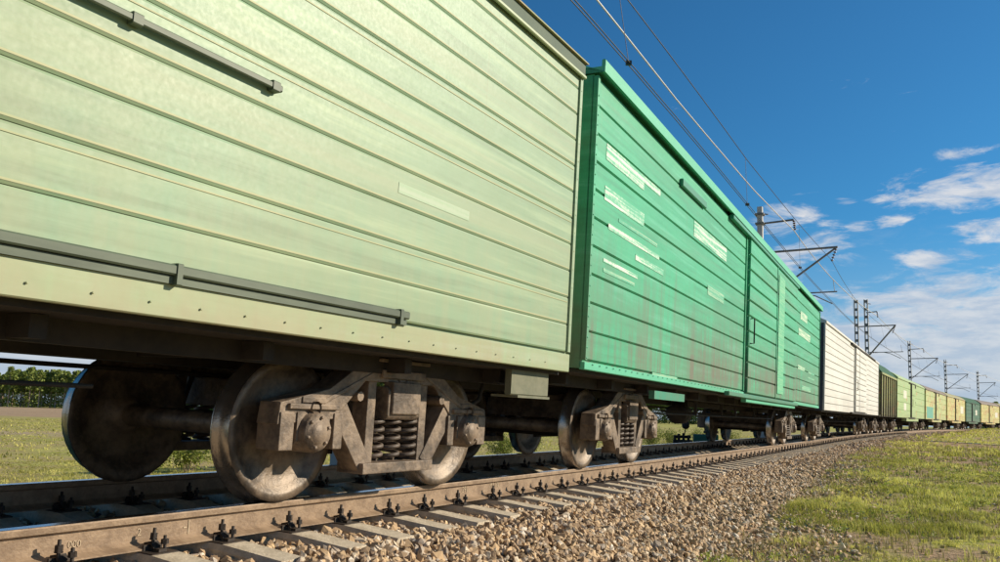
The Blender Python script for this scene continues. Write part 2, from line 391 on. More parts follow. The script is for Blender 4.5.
# ---------------------------------------------------------------- ground, ballast bed
def dirt_amount(x, y, s, l):
    e = ground_edge(s)
    d = sstep(fbm(x, y, .75, 20), .49, .60)*.9
    d = np.maximum(d, sstep(e+.5+1.8*(fbm(x, y, .8, 24)-.5)*2 - l, 0, .7)*(l > 0))
    d = np.maximum(d, sstep(fbm(x, y, 2.6, 28), .50, .60)*.8)
    # bare scrape in the near right corner, around the rut and the puddle
    for (px, py, r1, r2) in ((24.4, 46.5, 8.0, 2.2), (15.7, 26.5, .8, 2.0), (13.9, 24.4, .5, 1.4), (9.8, 20.2, 1.2, 1.0), (4.0, 9.3, .55, .7), (4.6, 8.4, .7, .6), (3.0, 8.3, .5, .6), (6.9, 16.7, .6, .5), (12, 33, 1.5, .8), (20, 38, 2.5, .9)):
        dx, dy = x-px, y-py
        d = np.maximum(d, .95*(1-sstep(np.sqrt((dx/r2/1.3)**2+(dy/r1/1.3)**2)+.9*(fbm(x, y, 1.3, 31)-.5), .45, 1.05)))
    return np.where(l < -2.2, np.minimum(d*.55, .6), d)
def build_ground():
    def axis(lo, hi, d0, g):
        a = [0.]; st = d0
        while a[-1] < hi: a.append(a[-1]+st); st = st*g if a[-1] > 22 else st
        b = [0.]; st = d0
        while b[-1] > lo: b.append(b[-1]-st); st = st*g if b[-1] < -12 else st
        return np.array(b[:0:-1]+a)
    xs = axis(-6000, 6000, .3, 1.035); ys = axis(-900, 9000, .3, 1.03)
    X, Y = np.meshgrid(xs, ys, indexing='ij')
    Z, s, l = gz(X, Y, True)
    v = np.stack([X, Y, Z], -1).reshape(-1, 3); nx, ny = X.shape
    i, j = np.meshgrid(np.arange(nx-1), np.arange(ny-1), indexing='ij'); a = (i*ny+j).ravel()
    f = np.stack([a, a+ny, a+ny+1, a+1], 1)
    dist = np.hypot(X, Y).ravel()
    d = dirt_amount(v[:, 0], v[:, 1], s.ravel(), l.ravel())*(1-sstep(dist, 120, 260)*.8)
    tag(link('ground', np_mesh('ground', v, f, {'dirt': d}, True), M['ground']), kind='structure')
build_ground()
BED = lambda s: [(-2.9, -.95), (-2.0, -.42), (-1.5, -.235), (-.95, -.235), (-.62, -.27), (0, -.28), (.62, -.27), (.95, -.235), (1.45, -.235), (1.75, -.26)]
def bed_z(s, lat):
    e = ground_edge(s); zt = np.interp(s, ZK, ZV); rl = right_level(s)-zt
    z = np.interp(lat, [-3.4, -1.9, -1.5, -.95, -.55, .55, .95, 1.5], [-1.15, -.42, -.235, -.235, -.275, -.275, -.235, -.235])
    k = np.clip((lat-1.55)/(e+.25-1.55), 0, 1)
    z = np.where(lat > -1.5, z-.018, z)
    return np.where(lat > 1.5, -.253*(1-k) + (rl-.06)*k, z) + (lat > 1.5)*(lat-.8)*CA*0
def build_bed():
    ss = np.concatenate([np.arange(-25, 60, .5), np.arange(60, 300, 3.)]); lats = np.array([-3.4, -2.6, -1.9, -1.5, -1.2, -.95, -.55, 0, .55, .95, 1.2, 1.5])
    rows = []
    for s in ss:
        e = float(ground_edge(s)); L = np.concatenate([lats, np.linspace(1.55, e+.45, 6)])
        rows.append(TR(s, L, bed_z(s, L)-.02))
    V = np.array(rows); n, m = V.shape[:2]; i, j = np.meshgrid(np.arange(n-1), np.arange(m-1), indexing='ij'); a = (i*m+j).ravel()
    f = np.stack([a, a+1, a+m+1, a+m], 1)
    return tag(link('ballast_bed', np_mesh('ballast_bed', V.reshape(-1, 3), f, None, True), M['bed']), kind='structure')
bed = build_bed()

# ---------------------------------------------------------------- ballast stones
def ico(sub=False):
    g = (1+5**.5)/2
    v = np.array([(-1,g,0),(1,g,0),(-1,-g,0),(1,-g,0),(0,-1,g),(0,1,g),(0,-1,-g),(0,1,-g),(g,0,-1),(g,0,1),(-g,0,-1),(-g,0,1)], float)/math.sqrt(1+g*g)
    f = np.array([(0,11,5),(0,5,1),(0,1,7),(0,7,10),(0,10,11),(1,5,9),(5,11,4),(11,10,2),(10,7,6),(7,1,8),(3,9,4),(3,4,2),(3,2,6),(3,6,8),(3,8,9),(4,9,5),(2,4,11),(6,2,10),(8,6,7),(9,8,1)])
    return v, f
IV, IF = ico()
CV = np.array([(x, y, z) for x in (-1, 1) for y in (-1, 1) for z in (-1, 1)], float)*.62
CF = np.array([(0,1,3),(0,3,2),(4,6,7),(4,7,5),(0,4,5),(0,5,1),(2,3,7),(2,7,6),(0,2,6),(0,6,4),(1,5,7),(1,7,3)])
def rocks(n, base, seed):
    r = np.random.default_rng(seed); out = []
    for k in range(n):
        v = base.copy()*(1+r.uniform(-.28, .28, (len(base), 1)))
        for _ in range(4):                                   # broken faces
            d = r.normal(size=3); d /= np.linalg.norm(d); h = r.uniform(.45, .75)
            o = v@d; v -= np.outer(np.maximum(o-h, 0), d)
        out.append(v*np.array([1, r.uniform(.6, .9), r.uniform(.5, .8)]))
    return np.array(out)
def rotmats(n, r):
    q = r.normal(size=(n, 4)); q /= np.linalg.norm(q, axis=1)[:, None]; a, b, c, d = q.T
    return np.stack([np.stack([1-2*(c*c+d*d), 2*(b*c-a*d), 2*(b*d+a*c)], -1), np.stack([2*(b*c+a*d), 1-2*(b*b+d*d), 2*(c*d-a*b)], -1),
                     np.stack([2*(b*d-a*c), 2*(c*d+a*b), 1-2*(b*b+c*c)], -1)], -2)
RI = rocks(24, IV, 1); RC = rocks(24, CV, 2)
def scatter(pos, size, shapes, faces, r):
    n = len(pos); k = r.integers(0, len(shapes), n); v = shapes[k]*size[:, None, None]
    v = np.einsum('nij,nkj->nki', rotmats(n, r), v) + pos[:, None, :]
    m = shapes.shape[1]; f = (faces[None]+(np.arange(n)*m)[:, None, None]).reshape(-1, 3)
    return v.reshape(-1, 3), f, np.repeat(r.random(n), m)
def sleeper_s(k): return .32 + .5435*k + .05*math.sin(k*12.9898)*(1 if k % 3 else -.6)
SL = [sleeper_s(k) for k in range(-8, 290)]; SLA = np.array(SL)
def on_sleeper(s, l):
    i = np.clip(np.searchsorted(SLA, s), 1, len(SLA)-1); d = np.minimum(abs(SLA[i]-s), abs(SLA[i-1]-s))
    return (d < .125) & (abs(l) < 1.46)
def stone_points(s0, s1, l0, l1, dens, r):
    n = int((s1-s0)*(l1-l0)*dens); s = r.uniform(s0, s1, n); l = r.uniform(l0, l1, n)
    e = ground_edge(s); fade = np.clip((e+1.25-l)/1.7, 0, 1)**1.3
    k = (~on_sleeper(s, l)) & (r.random(n) < fade)
    s, l = s[k], l[k]; hump = .012*r.random(len(s)) + .02*np.sin(s*2.3+l*3)*.5
    p = TR(s, l, np.maximum(bed_z(s, l), 0*s-9)+hump); q = gz(p[:, 0], p[:, 1]); p[:, 2] = np.where(l > ground_edge(s)-.1, np.maximum(p[:, 2], q+.004), p[:, 2])
    return p, s, l
def build_stones():
    r = np.random.default_rng(5); V = []; F = []; A = []; off = 0
    spec = [(0, 9, .75, 4.1, 620, .040, RI, IF), (9, 18, .7, 4.0, 430, .043, RI, IF), (18, 34, .7, 3.7, 270, .050, RC, CF), (34, 70, .7, 3.2, 110, .066, RC, CF), (70, 130, .7, 2.6, 40, .09, RC, CF),
            (-2, 14, -1.5, .75, 260, .036, RC, CF), (14, 30, -1.4, .75, 90, .05, RC, CF), (0, 20, -3.2, -1.5, 120, .045, RC, CF), (-8, 0, .75, 3.6, 200, .035, RC, CF)]
    for s0, s1, l0, l1, dn, sz, sh, fc in spec:
        p, s, l = stone_points(s0, s1, l0, l1, dn, r)
        sizes = sz*r.uniform(.55, 1.25, len(p))*(1+.35*(r.random(len(p)) > .93))
        if s0 == 0 and l0 > 0:                               # the biggest in the foreground are pieces of their own
            d = np.hypot(p[:, 0], p[:, 1]); vis = (p[:, 0]/p[:, 1] > -.64) & (p[:, 0]/p[:, 1] < .62) & (p[:, 1] > 0)
            px = np.where(vis, sizes/d, 0); idx = np.argsort(-px)[:300]; meshes = []
            for k in range(24):
                v = sh[k]; meshes.append(np_mesh('ballast_stone', v, fc, {'tone': np.full(len(v), r.random()*.2)}))
                meshes[-1].materials.append(M['stone'])
            for q in idx:
                o = link('ballast_stone', meshes[int(q) % 24]); o.location = p[q]; o.scale = [float(sizes[q])]*3
                o.rotation_euler = r.uniform(0, 6.28, 3); o.parent = bed
            keep = np.ones(len(p), bool); keep[idx] = False; p = p[keep]; sizes = sizes[keep]
        v, f, t = scatter(p, sizes, sh, fc, r); V.append(v); F.append(f+off); A.append(t); off += len(v)
    # stray stones in the grass
    n = 900; s = r.uniform(5, 40, n); l = ground_edge(s)+.3+r.exponential(1.1, n); q = TR(s, l, 0, False); q[:, 2] = gz(q[:, 0], q[:, 1])+.01
    v, f, t = scatter(q, .03*r.uniform(.5, 1.5, n), RI, IF, r); V.append(v); F.append(f+off); A.append(t)
    me = np_mesh('ballast_gravel', np.concatenate(V), np.concatenate(F), {'tone': np.concatenate(A)})
    tag(link('ballast_gravel', me, M['stone']), 'tan and grey crushed stone ballast heaped along the track', 'ballast', kind='stuff')
build_stones()

# ---------------------------------------------------------------- rails
RPROF = [(-.075, -.18), (.075, -.18), (.075, -.172), (.028, -.155), (.0095, -.142), (.009, -.05), (.014, -.044), (.0365, -.036), (.0375, -.008), (.033, -.001),
         (-.033, -.001), (-.0375, -.008), (-.0365, -.036), (-.014, -.044), (-.009, -.05), (-.0095, -.142), (-.028, -.155), (-.075, -.172)]
def rail_piece(s0, s1, lat, label, chalk=()):
    root = empty('rail'); x, y, ph, z0 = T0(s0); root.location = (float(x), float(y), 0)
    base = np.array(root.location)
    n = max(2, int((s1-s0)/.8)); ss = np.linspace(s0, s1, n+1); P = len(RPROF)
    V = np.array([TR(s, lat+np.array([p[0] for p in RPROF]), np.array([p[1] for p in RPROF])) for s in ss]).reshape(-1, 3)-base
    f = [(i*P+k, i*P+(k+1) % P, (i+1)*P+(k+1) % P, (i+1)*P+k) for i in range(n) for k in range(P) if not 9 <= k <= 9]
    me = bpy.data.meshes.new('rail_web'); me.from_pydata(V.tolist(), [], f+[tuple(range(P)), tuple(n*P+k for k in range(P-1, -1, -1))]); me.update()
    link('rail_web', me, M['rail'], root)
    q = [(.0345, -.006), (.030, 0), (-.030, 0), (-.0345, -.006)]
    V = np.array([TR(s, lat+np.array([p[0] for p in q]), np.array([p[1] for p in q])+.0005) for s in ss]).reshape(-1, 3)-base
    f = [(i*4+k, i*4+k+1, (i+1)*4+k+1, (i+1)*4+k) for i in range(n) for k in range(3)]
    me = bpy.data.meshes.new('polished_top'); me.from_pydata(V.tolist(), [], f); me.update(); link('polished_top', me, M['railtop'], root)
    for body, s, zz, size in chalk:
        cu = bpy.data.curves.new('chalk', 'FONT'); cu.body = body; cu.size = size; cu.extrude = .0006; cu.offset = -.0006
        tmp = bpy.data.objects.new('t', cu); me = bpy.data.meshes.new_from_object(tmp); bpy.data.objects.remove(tmp)
        o = link('chalk_mark', me, M['chalk'], root); X, Y, p, zr = T0(s)
        t = Vector((math.sin(p), math.cos(p), 0)); u = Vector((math.cos(p)*CA, -math.sin(p)*CA, 1)).normalized(); nrm = t.cross(u)
        mm = Matrix((t, u, nrm)).transposed().to_4x4(); o.matrix_local = Matrix.Translation(Vector(TR(s, lat+.0125, zz))-Vector(base)) @ mm
    return tag(root, label, 'rail')
NR, FR = .796, -.796
rail_piece(-22, 9.84, NR, 'near brown rail from the left edge to the joint gap, chalk marks on its web',
           [('000', 2.62, -.125, .05), ('2', 3.02, -.11, .06), ('-|', 3.33, -.115, .09), ('291', 6.42, -.105, .075), ('M110I', 6.93, -.10, .075)])
rail_piece(9.852, 290, NR, 'near brown rail running on past the joint gap round the bend')
rail_piece(-22, 290, FR, 'far rail half hidden behind the wheels, shaded brown web')

# ---------------------------------------------------------------- sleepers with their fastenings
def sleeper_meshes():
    m = MB()
    hw = [(-1.46, .105, .125, -.215), (-1.0, .105, .12, -.187), (-.6, .10, .12, -.190), (-.4, .09, .115, -.23), (.4, .09, .115, -.23), (.6, .10, .12, -.190), (1.0, .105, .12, -.187), (1.46, .105, .125, -.215)]
    vs = []
    for y, t, b, z in hw: vs += [(-b, y, -.40), (b, y, -.40), (t+.008, y, z-.03), (t-.015, y, z), (-t+.015, y, z), (-t-.008, y, z-.03)]
    fs = [(i*6+k, i*6+(k+1) % 6, (i+1)*6+(k+1) % 6, (i+1)*6+k) for i in range(7) for k in range(6)]+[tuple(range(6)), tuple(42+k for k in range(5, -1, -1))]
    m.add(vs, fs); body = m.mesh('sleeper_body'); body.materials.append(M['conc'])
    def fastening():
        p = MB(); p.box(-.085, .085, -.19, .19, -.189, -.181)              # base plate
        for sg in (-1, 1):
            p.box(-.06, .06, sg*.077-.005, sg*.077+.005, -.181, -.15)      # ribs
            p.beam((0, sg*.038, -.150), (0, sg*.085, -.138), .055, .012); p.beam((0, sg*.085, -.138), (0, sg*.118, -.17), .05, .012)   # clamp
            p.box(-.025, .025, sg*.125, sg*.165, -.181, -.165)
        a = p.mesh('base_plate'); a.materials.append(M['fast'])
        def bolt(h, r):
            q = MB(); q.lathe([(0, r*.45), (h, r*.45), (h, 0)], n=8, axis='z'); q.lathe([(h*.40, .022), (h*.43, .022), (h*.43, 0)], n=8, axis='z')
            q.lathe([(h*.43, r), (h*.74, r), (h*.74, 0)], n=6, axis='z', smooth=False); w = q.mesh('bolt'); w.materials.append(M['fast']); return w
        return a, bolt(.105, .021), bolt(.075, .021)
    return body, fastening()
SB, (BP, CBOLT, ABOLT) = sleeper_meshes()
def far_fast():
    m = MB(); m.box(-.08, .08, -.18, .18, -.189, -.15)
    for sg in (-1, 1): m.box(-.02, .02, sg*.08-.02, sg*.08+.02, -.15, -.06)
    w = m.mesh('rail_fastening'); w.materials.append(M['fast']); return w
FF = far_fast()
def track_matrix(s, lat=0, z=0):
    """x along the track, y to its left, z up, with the cant of the curve"""
    p = TR(s, lat, z); ph = float(T0(s)[2]); sl = float(np.interp(s+1, ZK, ZV)-np.interp(s-1, ZK, ZV))/2
    f = Vector((math.sin(ph), math.cos(ph), sl)).normalized(); l = Vector((-math.cos(ph), math.sin(ph), CA)).normalized()
    l = (l - f*l.dot(f)).normalized(); u = f.cross(l)
    return Matrix.Translation(Vector(p)) @ Matrix((f, l, u)).transposed().to_4x4()
WORD = ['first', 'second', 'third', 'fourth', 'fifth', 'sixth', 'seventh', 'eighth', 'ninth', 'tenth']
ri = random.Random(3)
first_seen = next(i for i, s in enumerate(SL) if s > 2.35)
JI = next(i for i, s in enumerate(SL) if s > 9.846)
for i, s in enumerate(SL[:-4]):
    o = link('concrete_sleeper', SB); o.matrix_world = track_matrix(s)
    k = i-first_seen
    if 0 <= k < 10: lab = 'pale concrete sleeper, %s whole one from the left edge in front of the near rail' % WORD[k]
    elif 0 <= i-JI < 10: lab = 'pale concrete sleeper, %s one to the right of the rail joint' % WORD[i-JI]
    elif 0 < JI-i < 7: lab = 'pale concrete sleeper, %s one to the left of the rail joint' % WORD[JI-i-1]
    elif s < 9.6: lab = 'pale concrete sleeper left of the rail joint, under the chalk-marked rail' if s > 7 else 'concrete sleeper under the rails at the left edge of the picture'
    elif s < 27: lab = 'pale concrete sleeper beyond the rail joint, beside the bright green wagon'
    elif s < 50: lab = 'small grey sleeper end beside the white wagon'
    else: lab = 'distant sleeper round the bend, beside the old green and yellow wagons'
    tag(o, lab, 'sleeper', 'concrete sleepers under the track')
    if s < 24:
        for lat, sides in ((NR, 1), (FR, 1)):
            f = link('rail_fastening', BP, parent=o); f.location = (0, -lat, 0)
            dx = ri.uniform(-.012, .012)
            for sg, me, off, z0 in ((-1, CBOLT, .092, -.165), (-1, ABOLT, .146, -.172), (1, CBOLT, .092, -.165), (1, ABOLT, .146, -.172)):
                b = link('bolt', me, parent=f); b.location = (dx + (.03 if me is ABOLT else -.01), sg*off, z0); b.rotation_euler = (ri.uniform(-.06, .06), ri.uniform(-.06, .06), ri.uniform(0, 6))
    elif s < 75:
        for lat in (NR, FR): f = link('rail_fastening', FF, parent=o); f.location = (0, -lat, 0)

# ---------------------------------------------------------------- bogies (parts shared by every wagon)
WB = 1.85
def soften(me, w):
    import bmesh
    bm = bmesh.new(); bm.from_mesh(me)
    es = [e for e in bm.edges if len(e.link_faces) == 2 and e.calc_face_angle(0) > .5]
    bmesh.ops.bevel(bm, geom=es, offset=w, segments=2, affect='EDGES', profile=.6, clamp_overlap=True)
    for f in bm.faces: f.smooth = f.calc_area() < .004
    bm.to_mesh(me); bm.free(); return me
def bogie_meshes():
    d = {}
    m = MB()                                                   # side frame, one side, centred at y = 0
    top = [(-1.22, .60), (-1.10, .66), (-.80, .69), (-.52, .90), (-.25, .97), (.25, .97), (.52, .90), (.80, .69), (1.10, .66), (1.22, .60)]
    bot = [(-1.22, .52), (-.70, .50), (-.45, .80), (-.2, .84), (.2, .84), (.45, .80), (.70, .50), (1.22, .52)]
    for a in range(len(top)-1):
        pass
    m.prism([(-1.24, .52), (-1.22, .66), (-.78, .76), (-.50, .93), (-.25, .99), (.25, .99), (.50, .93), (.78, .76), (1.22, .66), (1.24, .52), (.72, .56), (.42, .83), (-.42, .83), (-.72, .56)], -.09, .09)
    for sg in (-1, 1):
        m.prism([(sg*.74, .60), (sg*.60, .68), (sg*.30, .27), (sg*.42, .20)], -.08, .08)          # inclined lower arm
        m.box(min(sg*.36, sg*.27), max(sg*.36, sg*.27), -.07, .07, .24, .86)                       # column
        m.box(min(sg*1.10, sg*1.22), max(sg*1.10, sg*1.22), -.10, .10, .36, .60); m.box(min(sg*.73, sg*.64), max(sg*.73, sg*.64), -.10, .10, .36, .60)  # pedestal jaws
        m.box(min(sg*1.16, sg*.70), max(sg*1.16, sg*.70), -.115, .115, .62, .655)
        m.tube([(sg*.5, -.12, .72), (sg*.5, .12, .72)], .035, 8)
    m.box(-.42, .42, -.12, .12, .18, .255)                                                        # spring seat
    m.box(-.26, .26, -.12, -.09, .86, .92); m.box(-.30, .30, -.13, .13, .975, 1.0)
    m.lathe([(-.10, .07), (.10, .07)], (0, 0, .90), 12); m.box(-.16, .16, -.10, -.088, .60, .82, .0)
    for sg in (-1, 1):
        m.lathe([(-.125, .045), (.0, .045)], (sg*.93, 0, .63), 10); m.box(min(sg*.82, sg*1.04), max(sg*.82, sg*1.04), -.10, .10, .66, .70)
        m.beam((sg*.30, -.092, .90), (sg*.86, -.092, .66), .012, .03)
    d['side_frame'] = (soften(m.mesh('side_frame'), .014), M['bogie'])
    m = MB()
    for cx in (-.20, 0, .20):
        pts = [(cx+.075*math.cos(a), .075*math.sin(a), .26+.30*a/(2*PI*5)) for a in np.linspace(0, 2*PI*5, 61)]
        m.tube(pts, .017, 5)
    d['spring'] = (m.mesh('spring'), M['spring'])
    m = MB(); m.box(-.20, .20, -1.15, 1.15, .56, .80, .03); m.lathe([(0, .24), (.09, .24), (.09, 0)], (0, 0, .80), 16, 'z')
    for sg in (-1, 1): m.box(-.17, .17, sg*1.12-.05, sg*1.12+.05, .60, .84)
    d['bolster'] = (soften(m.mesh('bolster'), .012), M['bogie'])
    m = MB()                                                   # wheelset: y across
    for sg in (-1, 1):
        p = [(sg*.73, 0), (sg*.73, .10), (sg*.745, .12), (sg*.80, .16), (sg*.80, .36), (sg*.73, .41), (sg*.73, .475), (sg*.735, .50), (sg*.755, .50), (sg*.765, .477), (sg*.865, .470),
             (sg*.865, .41), (sg*.83, .385), (sg*.825, .16), (sg*.90, .135), (sg*.90, .10), (sg*.94, .10), (sg*.94, .075), (sg*1.0, .075)]
        m.lathe(p, (0, 0, .475), 40)
    m.lathe([(-.9, .085), (-.7, .085), (-.5, .08), (.5, .08), (.7, .085), (.9, .085)], (0, 0, .475), 14)
    d['wheelset'] = (m.mesh('wheelset'), M['wheel'])
    for sg, nm in ((-1, 'R'), (1, 'L')):
        m = MB(); m.lathe([(sg*.735, .4995), (sg*.742, .5035), (sg*.754, .5035), (sg*.768, .4785), (sg*.866, .4715)], (0, 0, .475), 40)
        d['wheel_tread'+nm] = (m.mesh('wheel_tread'), M['tread'])
        m = MB(); m.box(-.15, .15, min(sg*.93, sg*1.12), max(sg*.93, sg*1.12), .40, .615, .02)
        m.lathe([(sg*.93, .135), (sg*1.13, .135), (sg*1.15, .120), (sg*1.165, .120), (sg*1.165, .075), (sg*1.18, .07), (sg*1.18, 0)], (0, 0, .475), 20)
        for k in range(6):
            a = k*PI/3+.3; m.lathe([(sg*1.16, .012), (sg*1.178, .012), (sg*1.178, 0)], (.098*math.cos(a), 0, .475+.098*math.sin(a)), 6)
        d['axle_box'+nm] = (m.mesh('axle_box'), M['bogie'])
    m = MB()                                                   # brake rigging
    for sg in (-1, 1):
        m.beam((sg*.36, -.9, .38), (sg*.36, .9, .38), .05, .09); m.beam((sg*.36, 0, .38), (sg*.08, 0, .62), .04, .06)
        for s2 in (-1, 1): m.box(min(sg*.42, sg*.50), max(sg*.42, sg*.50), s2*.80-.05, s2*.80+.05, .30, .56); m.beam((sg*.44, s2*.8, .5), (sg*.33, s2*.8, .85), .03, .03)
    m.beam((-.36, .05, .33), (.36, .05, .33), .04, .05)
    d['brake_beam'] = (m.mesh('brake_beam'), M['frame'])
    return d
BM = bogie_meshes()
def add_bogie(w, x, dy=0.0, full=True):
    b = link('bogie', BM['bolster'][0], BM['bolster'][1], w); b.location = (x, 0, 0)
    for sg in (-1, 1):
        o = link('side_frame', *BM['side_frame'], b); o.location = (0, sg*1.02, 0)
        if full: o = link('spring', *BM['spring'], b); o.location = (0, sg*1.02, 0)
        o = link('wheelset', *BM['wheelset'], b); o.location = (sg*WB/2, 0, 0); o.rotation_euler = (0, ri.uniform(0, 1), 0)
        o.rotation_euler = (0, 0, 0)
        for nm in 'RL':
            if full: o = link('wheel_tread', *BM['wheel_tread'+nm], b); o.location = (sg*WB/2, 0, 0)
            o = link('axle_box', *BM['axle_box'+nm], b); o.location = (sg*WB/2, 0, 0)
    if full: link('brake_beam', *BM['brake_beam'], b)
    return b

# ---------------------------------------------------------------- wagons
def wagon_matrix(s0, s1):
    a = track_matrix(s0+2.2); b = track_matrix(s1-2.2); pa, pb = a.translation, b.translation
    f = (pb-pa).normalized(); u = (a.col[2].xyz+b.col[2].xyz).normalized(); l = u.cross(f).normalized(); u = f.cross(l)
    return Matrix.Translation((pa+pb)/2) @ Matrix((f, l, u)).transposed().to_4x4()
HW = 1.6
def board(x0, x1, z0, z1, y=-HW, d=.016, ch=.012):
    """one pressed board of the near side: proud flat face, sloping edges"""
    m = MB(); pr = [(y+d, z0), (y, z0+ch), (y, z1-ch), (y+d, z1), (y+d+.01, z1), (y+d+.01, z0)]
    return m.sweepx([(p[0], p[1]) for p in pr], x0, x1)
def roof_mesh(L, ze, rise, over=.05, lip=.07, n=14):
    m = MB(); w = HW+over; prof = []
    for k in range(n+1):
        a = -w+2*w*k/n; prof.append((a, ze+rise*(1-abs(a/w)**2.3)))
    prof = [(-w, ze-lip)]+prof+[(w, ze-lip), (w-.03, ze-lip), (w-.03, ze-.03), (-w+.03, ze-.03), (-w+.03, ze-lip)]
    pr = [(-w+.03, ze-lip), (-w, ze-lip)]+prof[1:n+2]+[(w, ze-lip), (w-.03, ze-lip)]
    return m.sweepx(pr, -L/2, L/2)
def underframe(w, L, zb, parts=True, reach=(.55, .55)):
    m = MB(); m.box(-L/2, L/2, -.17, .17, .86, zb-.02); m.box(-L/2+.1, L/2-.1, -1.12, -1.02, zb-.16, zb-.02); m.box(-L/2+.1, L/2-.1, 1.02, 1.12, zb-.16, zb-.02)
    for x in np.arange(-L/2+.3, L/2, 1.35): m.box(x, x+.08, -1.3, 1.3, zb-.15, zb-.043)
    m.box(-L/2+.02, L/2-.02, -1.52, 1.52, zb-.04, zb-.008)
    m.build('underframe', M['frame'], w)
    if not parts: return
    q = MB(); q.tube([(-L/2+4.2, -.95, .70), (L/2-4.2, -.95, .70)], .014, 6); q.tube([(-L/2+1.0, .72, .82), (L/2-1.0, .72, .82)], .02, 6)
    q.build('brake_pipe', M['frame'], w)
    q = MB(); q.lathe([(-.5, 0), (-.5, .13), (-.45, .16), (.45, .16), (.5, .13), (.5, 0)], (1.6, .5, .72), 16, 'x'); q.build('air_reservoir', M['frame'], w)
    q = MB(); q.lathe([(-.22, 0), (-.22, .18), (.22, .18), (.28, .1), (.55, .03), (.7, .03)], (-1.4, -.35, .70), 16, 'x')
    q.beam((-1.4, -.35, .86), (-1.4, -.35, 1.0), .3, .05); q.build('brake_cylinder', M['frame'], w)
    for x in (-2.6, -.6, .7, 2.8):
        q = MB(); q.beam((x, -.95, .70), (x, -.95, zb-.1), .05, .04); q.beam((x, -.95, .72), (x+.5, -.2, .74), .04, .04)
        q.build('lever_hanger', M['frame'], w)
    for sg in (-1, 1):
        E = L/2+reach[0 if sg < 0 else 1]-.55; q = MB()                                                # coupler: shank, head with its claw
        q.box(min(sg*(L/2-.3), sg*(E+.28)), max(sg*(L/2-.3), sg*(E+.28)), -.07, .07, .93, 1.09)
        q.prism([(sg*(E+.22), .88), (sg*(E+.50), .90), (sg*(E+.50), 1.12), (sg*(E+.22), 1.14)], -.19, -.04)
        q.prism([(sg*(E+.22), .88), (sg*(E+.40), .90), (sg*(E+.40), 1.12), (sg*(E+.22), 1.14)], -.04, .10)
        q.prism([(sg*(E+.36), .92), (sg*(E+.58), .92), (sg*(E+.58), 1.10), (sg*(E+.36), 1.10)], .10, .19)
        q.build('coupler', M['frame'], w)
        q = MB(); pts = [(sg*(E+.05), -.35, .98), (sg*(E+.18), -.36, .74), (sg*(E+.38), -.30, .62), (sg*(E+.56), -.24, .72)]; q.tube(pts, .025, 6); q.build('brake_hose', M['frame'], w)
def stencil_part(w, mat, x0, x1, z0, z1, y=-HW-.003, name='stencil_mark'):
    m = MB(); m.box(x0, x1, y-.0015, y, z0, z1); return m.build(name, mat, w)
def boxcar(s0, s1, label, body, zb, ze, rise, rows, door=None, roofmat=None, sidemat=None, doormat=None, endmat=None, name='boxcar', over=.05, gap=.008, d=.016, ribs=(), sill=None, sillmat=None, lip=.07, ch=.012, yoff=0):
    L = s1-s0; w = empty(name, wagon_matrix(s0, s1)); tag(w, label, 'freight wagon', 'wagons of the goods train')
    m = MB(); m.box(-L/2, L/2, -HW+(.05 if d > .02 else .03), HW, zb, ze-.005); m.build('body_wall', endmat or body, w)
    zs = zb + (sill or 0)
    if sill:
        m = MB(); m.box(-L/2, L/2, -HW-.012, -HW+.044, zb-.012, zb+sill-.02, .006); m.build('sill_plate', sillmat or body, w)
    segs = [(-L/2, L/2)] if not door else [(-L/2, door[0]-.05), (door[1]+.05, L/2)]
    h = (ze-.02-zs)/rows
    for a, b in segs:
        for k in range(rows):
            board(a+.05, b-.05, zs+k*h+gap/2, zs+(k+1)*h-gap/2, -HW, d, ch).build('side_board', body, w)
    for x in [q for sgm in segs for q in sgm]:
        m = MB(); m.box(x-.05 if x > 0 else x, x if x > 0 else x+.05, -HW-.018, -HW+.044, zs, ze-.02)
        m.build('corner_post', body, w)
    for x in ribs:
        m = MB(); m.box(x-.04, x+.04, -HW-.02, -HW+.03, zs, ze-.02, .008); m.build('side_rib', body, w)
    roof_mesh(L+.04, ze, rise, over, lip).build('roof', roofmat or body, w)
    return w, L
def add_door(w, x0, x1, z0, z1, rows, mat, railmat, y=-HW-.075, handle=True, thick=.05, seams=()):
    m = MB(); m.box(x0, x1, y+.035, y+.07, z0, z1); dr = m.build('door', mat, w)
    h = (z1-z0)/rows
    for k in range(rows): board(x0, x1, z0+k*h+.008, z0+(k+1)*h-.008, y, .018, .014).build('door_board', mat, dr)
    m = MB(); m.box(x0-1.6, x1+.25, y-.02, y+.06, z0-.09, z0-.02, .008); m.box(x0-1.6, x1+.25, y-.015, y+.06, z1+.015, z1+.08, .008); m.build('door_track', railmat, w)
    if handle:
        m = MB(); zc = z0+.9
        m.tube([(x0+.12, y-.0, zc), (x0+.12, y-.07, zc), (x0+.12, y-.07, zc+.45), (x0+.12, y-.0, zc+.45)], .014, 6); m.build('handle', M['frame'], dr)
    for x in seams:
        m = MB(); m.box(x-.03, x+.03, y-.012, y+.02, z0, z1, .006); m.build('door_stile', mat, dr)
    return dr

M['moulding'] = plain('faded_beige_moulding', (.35, .38, .20), (.40, .40, .22), .6, 2, 0, .1, (.3, 1, 1))
M['rail_dark'] = plain('dark_olive_rail', (.05, .07, .045), (.10, .13, .085), .55, 2, 0, .1, (.3, 1, 1))
def rivets(w, pts, mat, y=-HW-.018, r=.010):
    m = MB()
    for x, z in pts: m.lathe([(y, r), (y-r*.5, r*.8), (y-r*.75, 0)], (x, 0, z), 6)
    o = m.build('rivet_row', mat, w); o['kind'] = 'stuff'
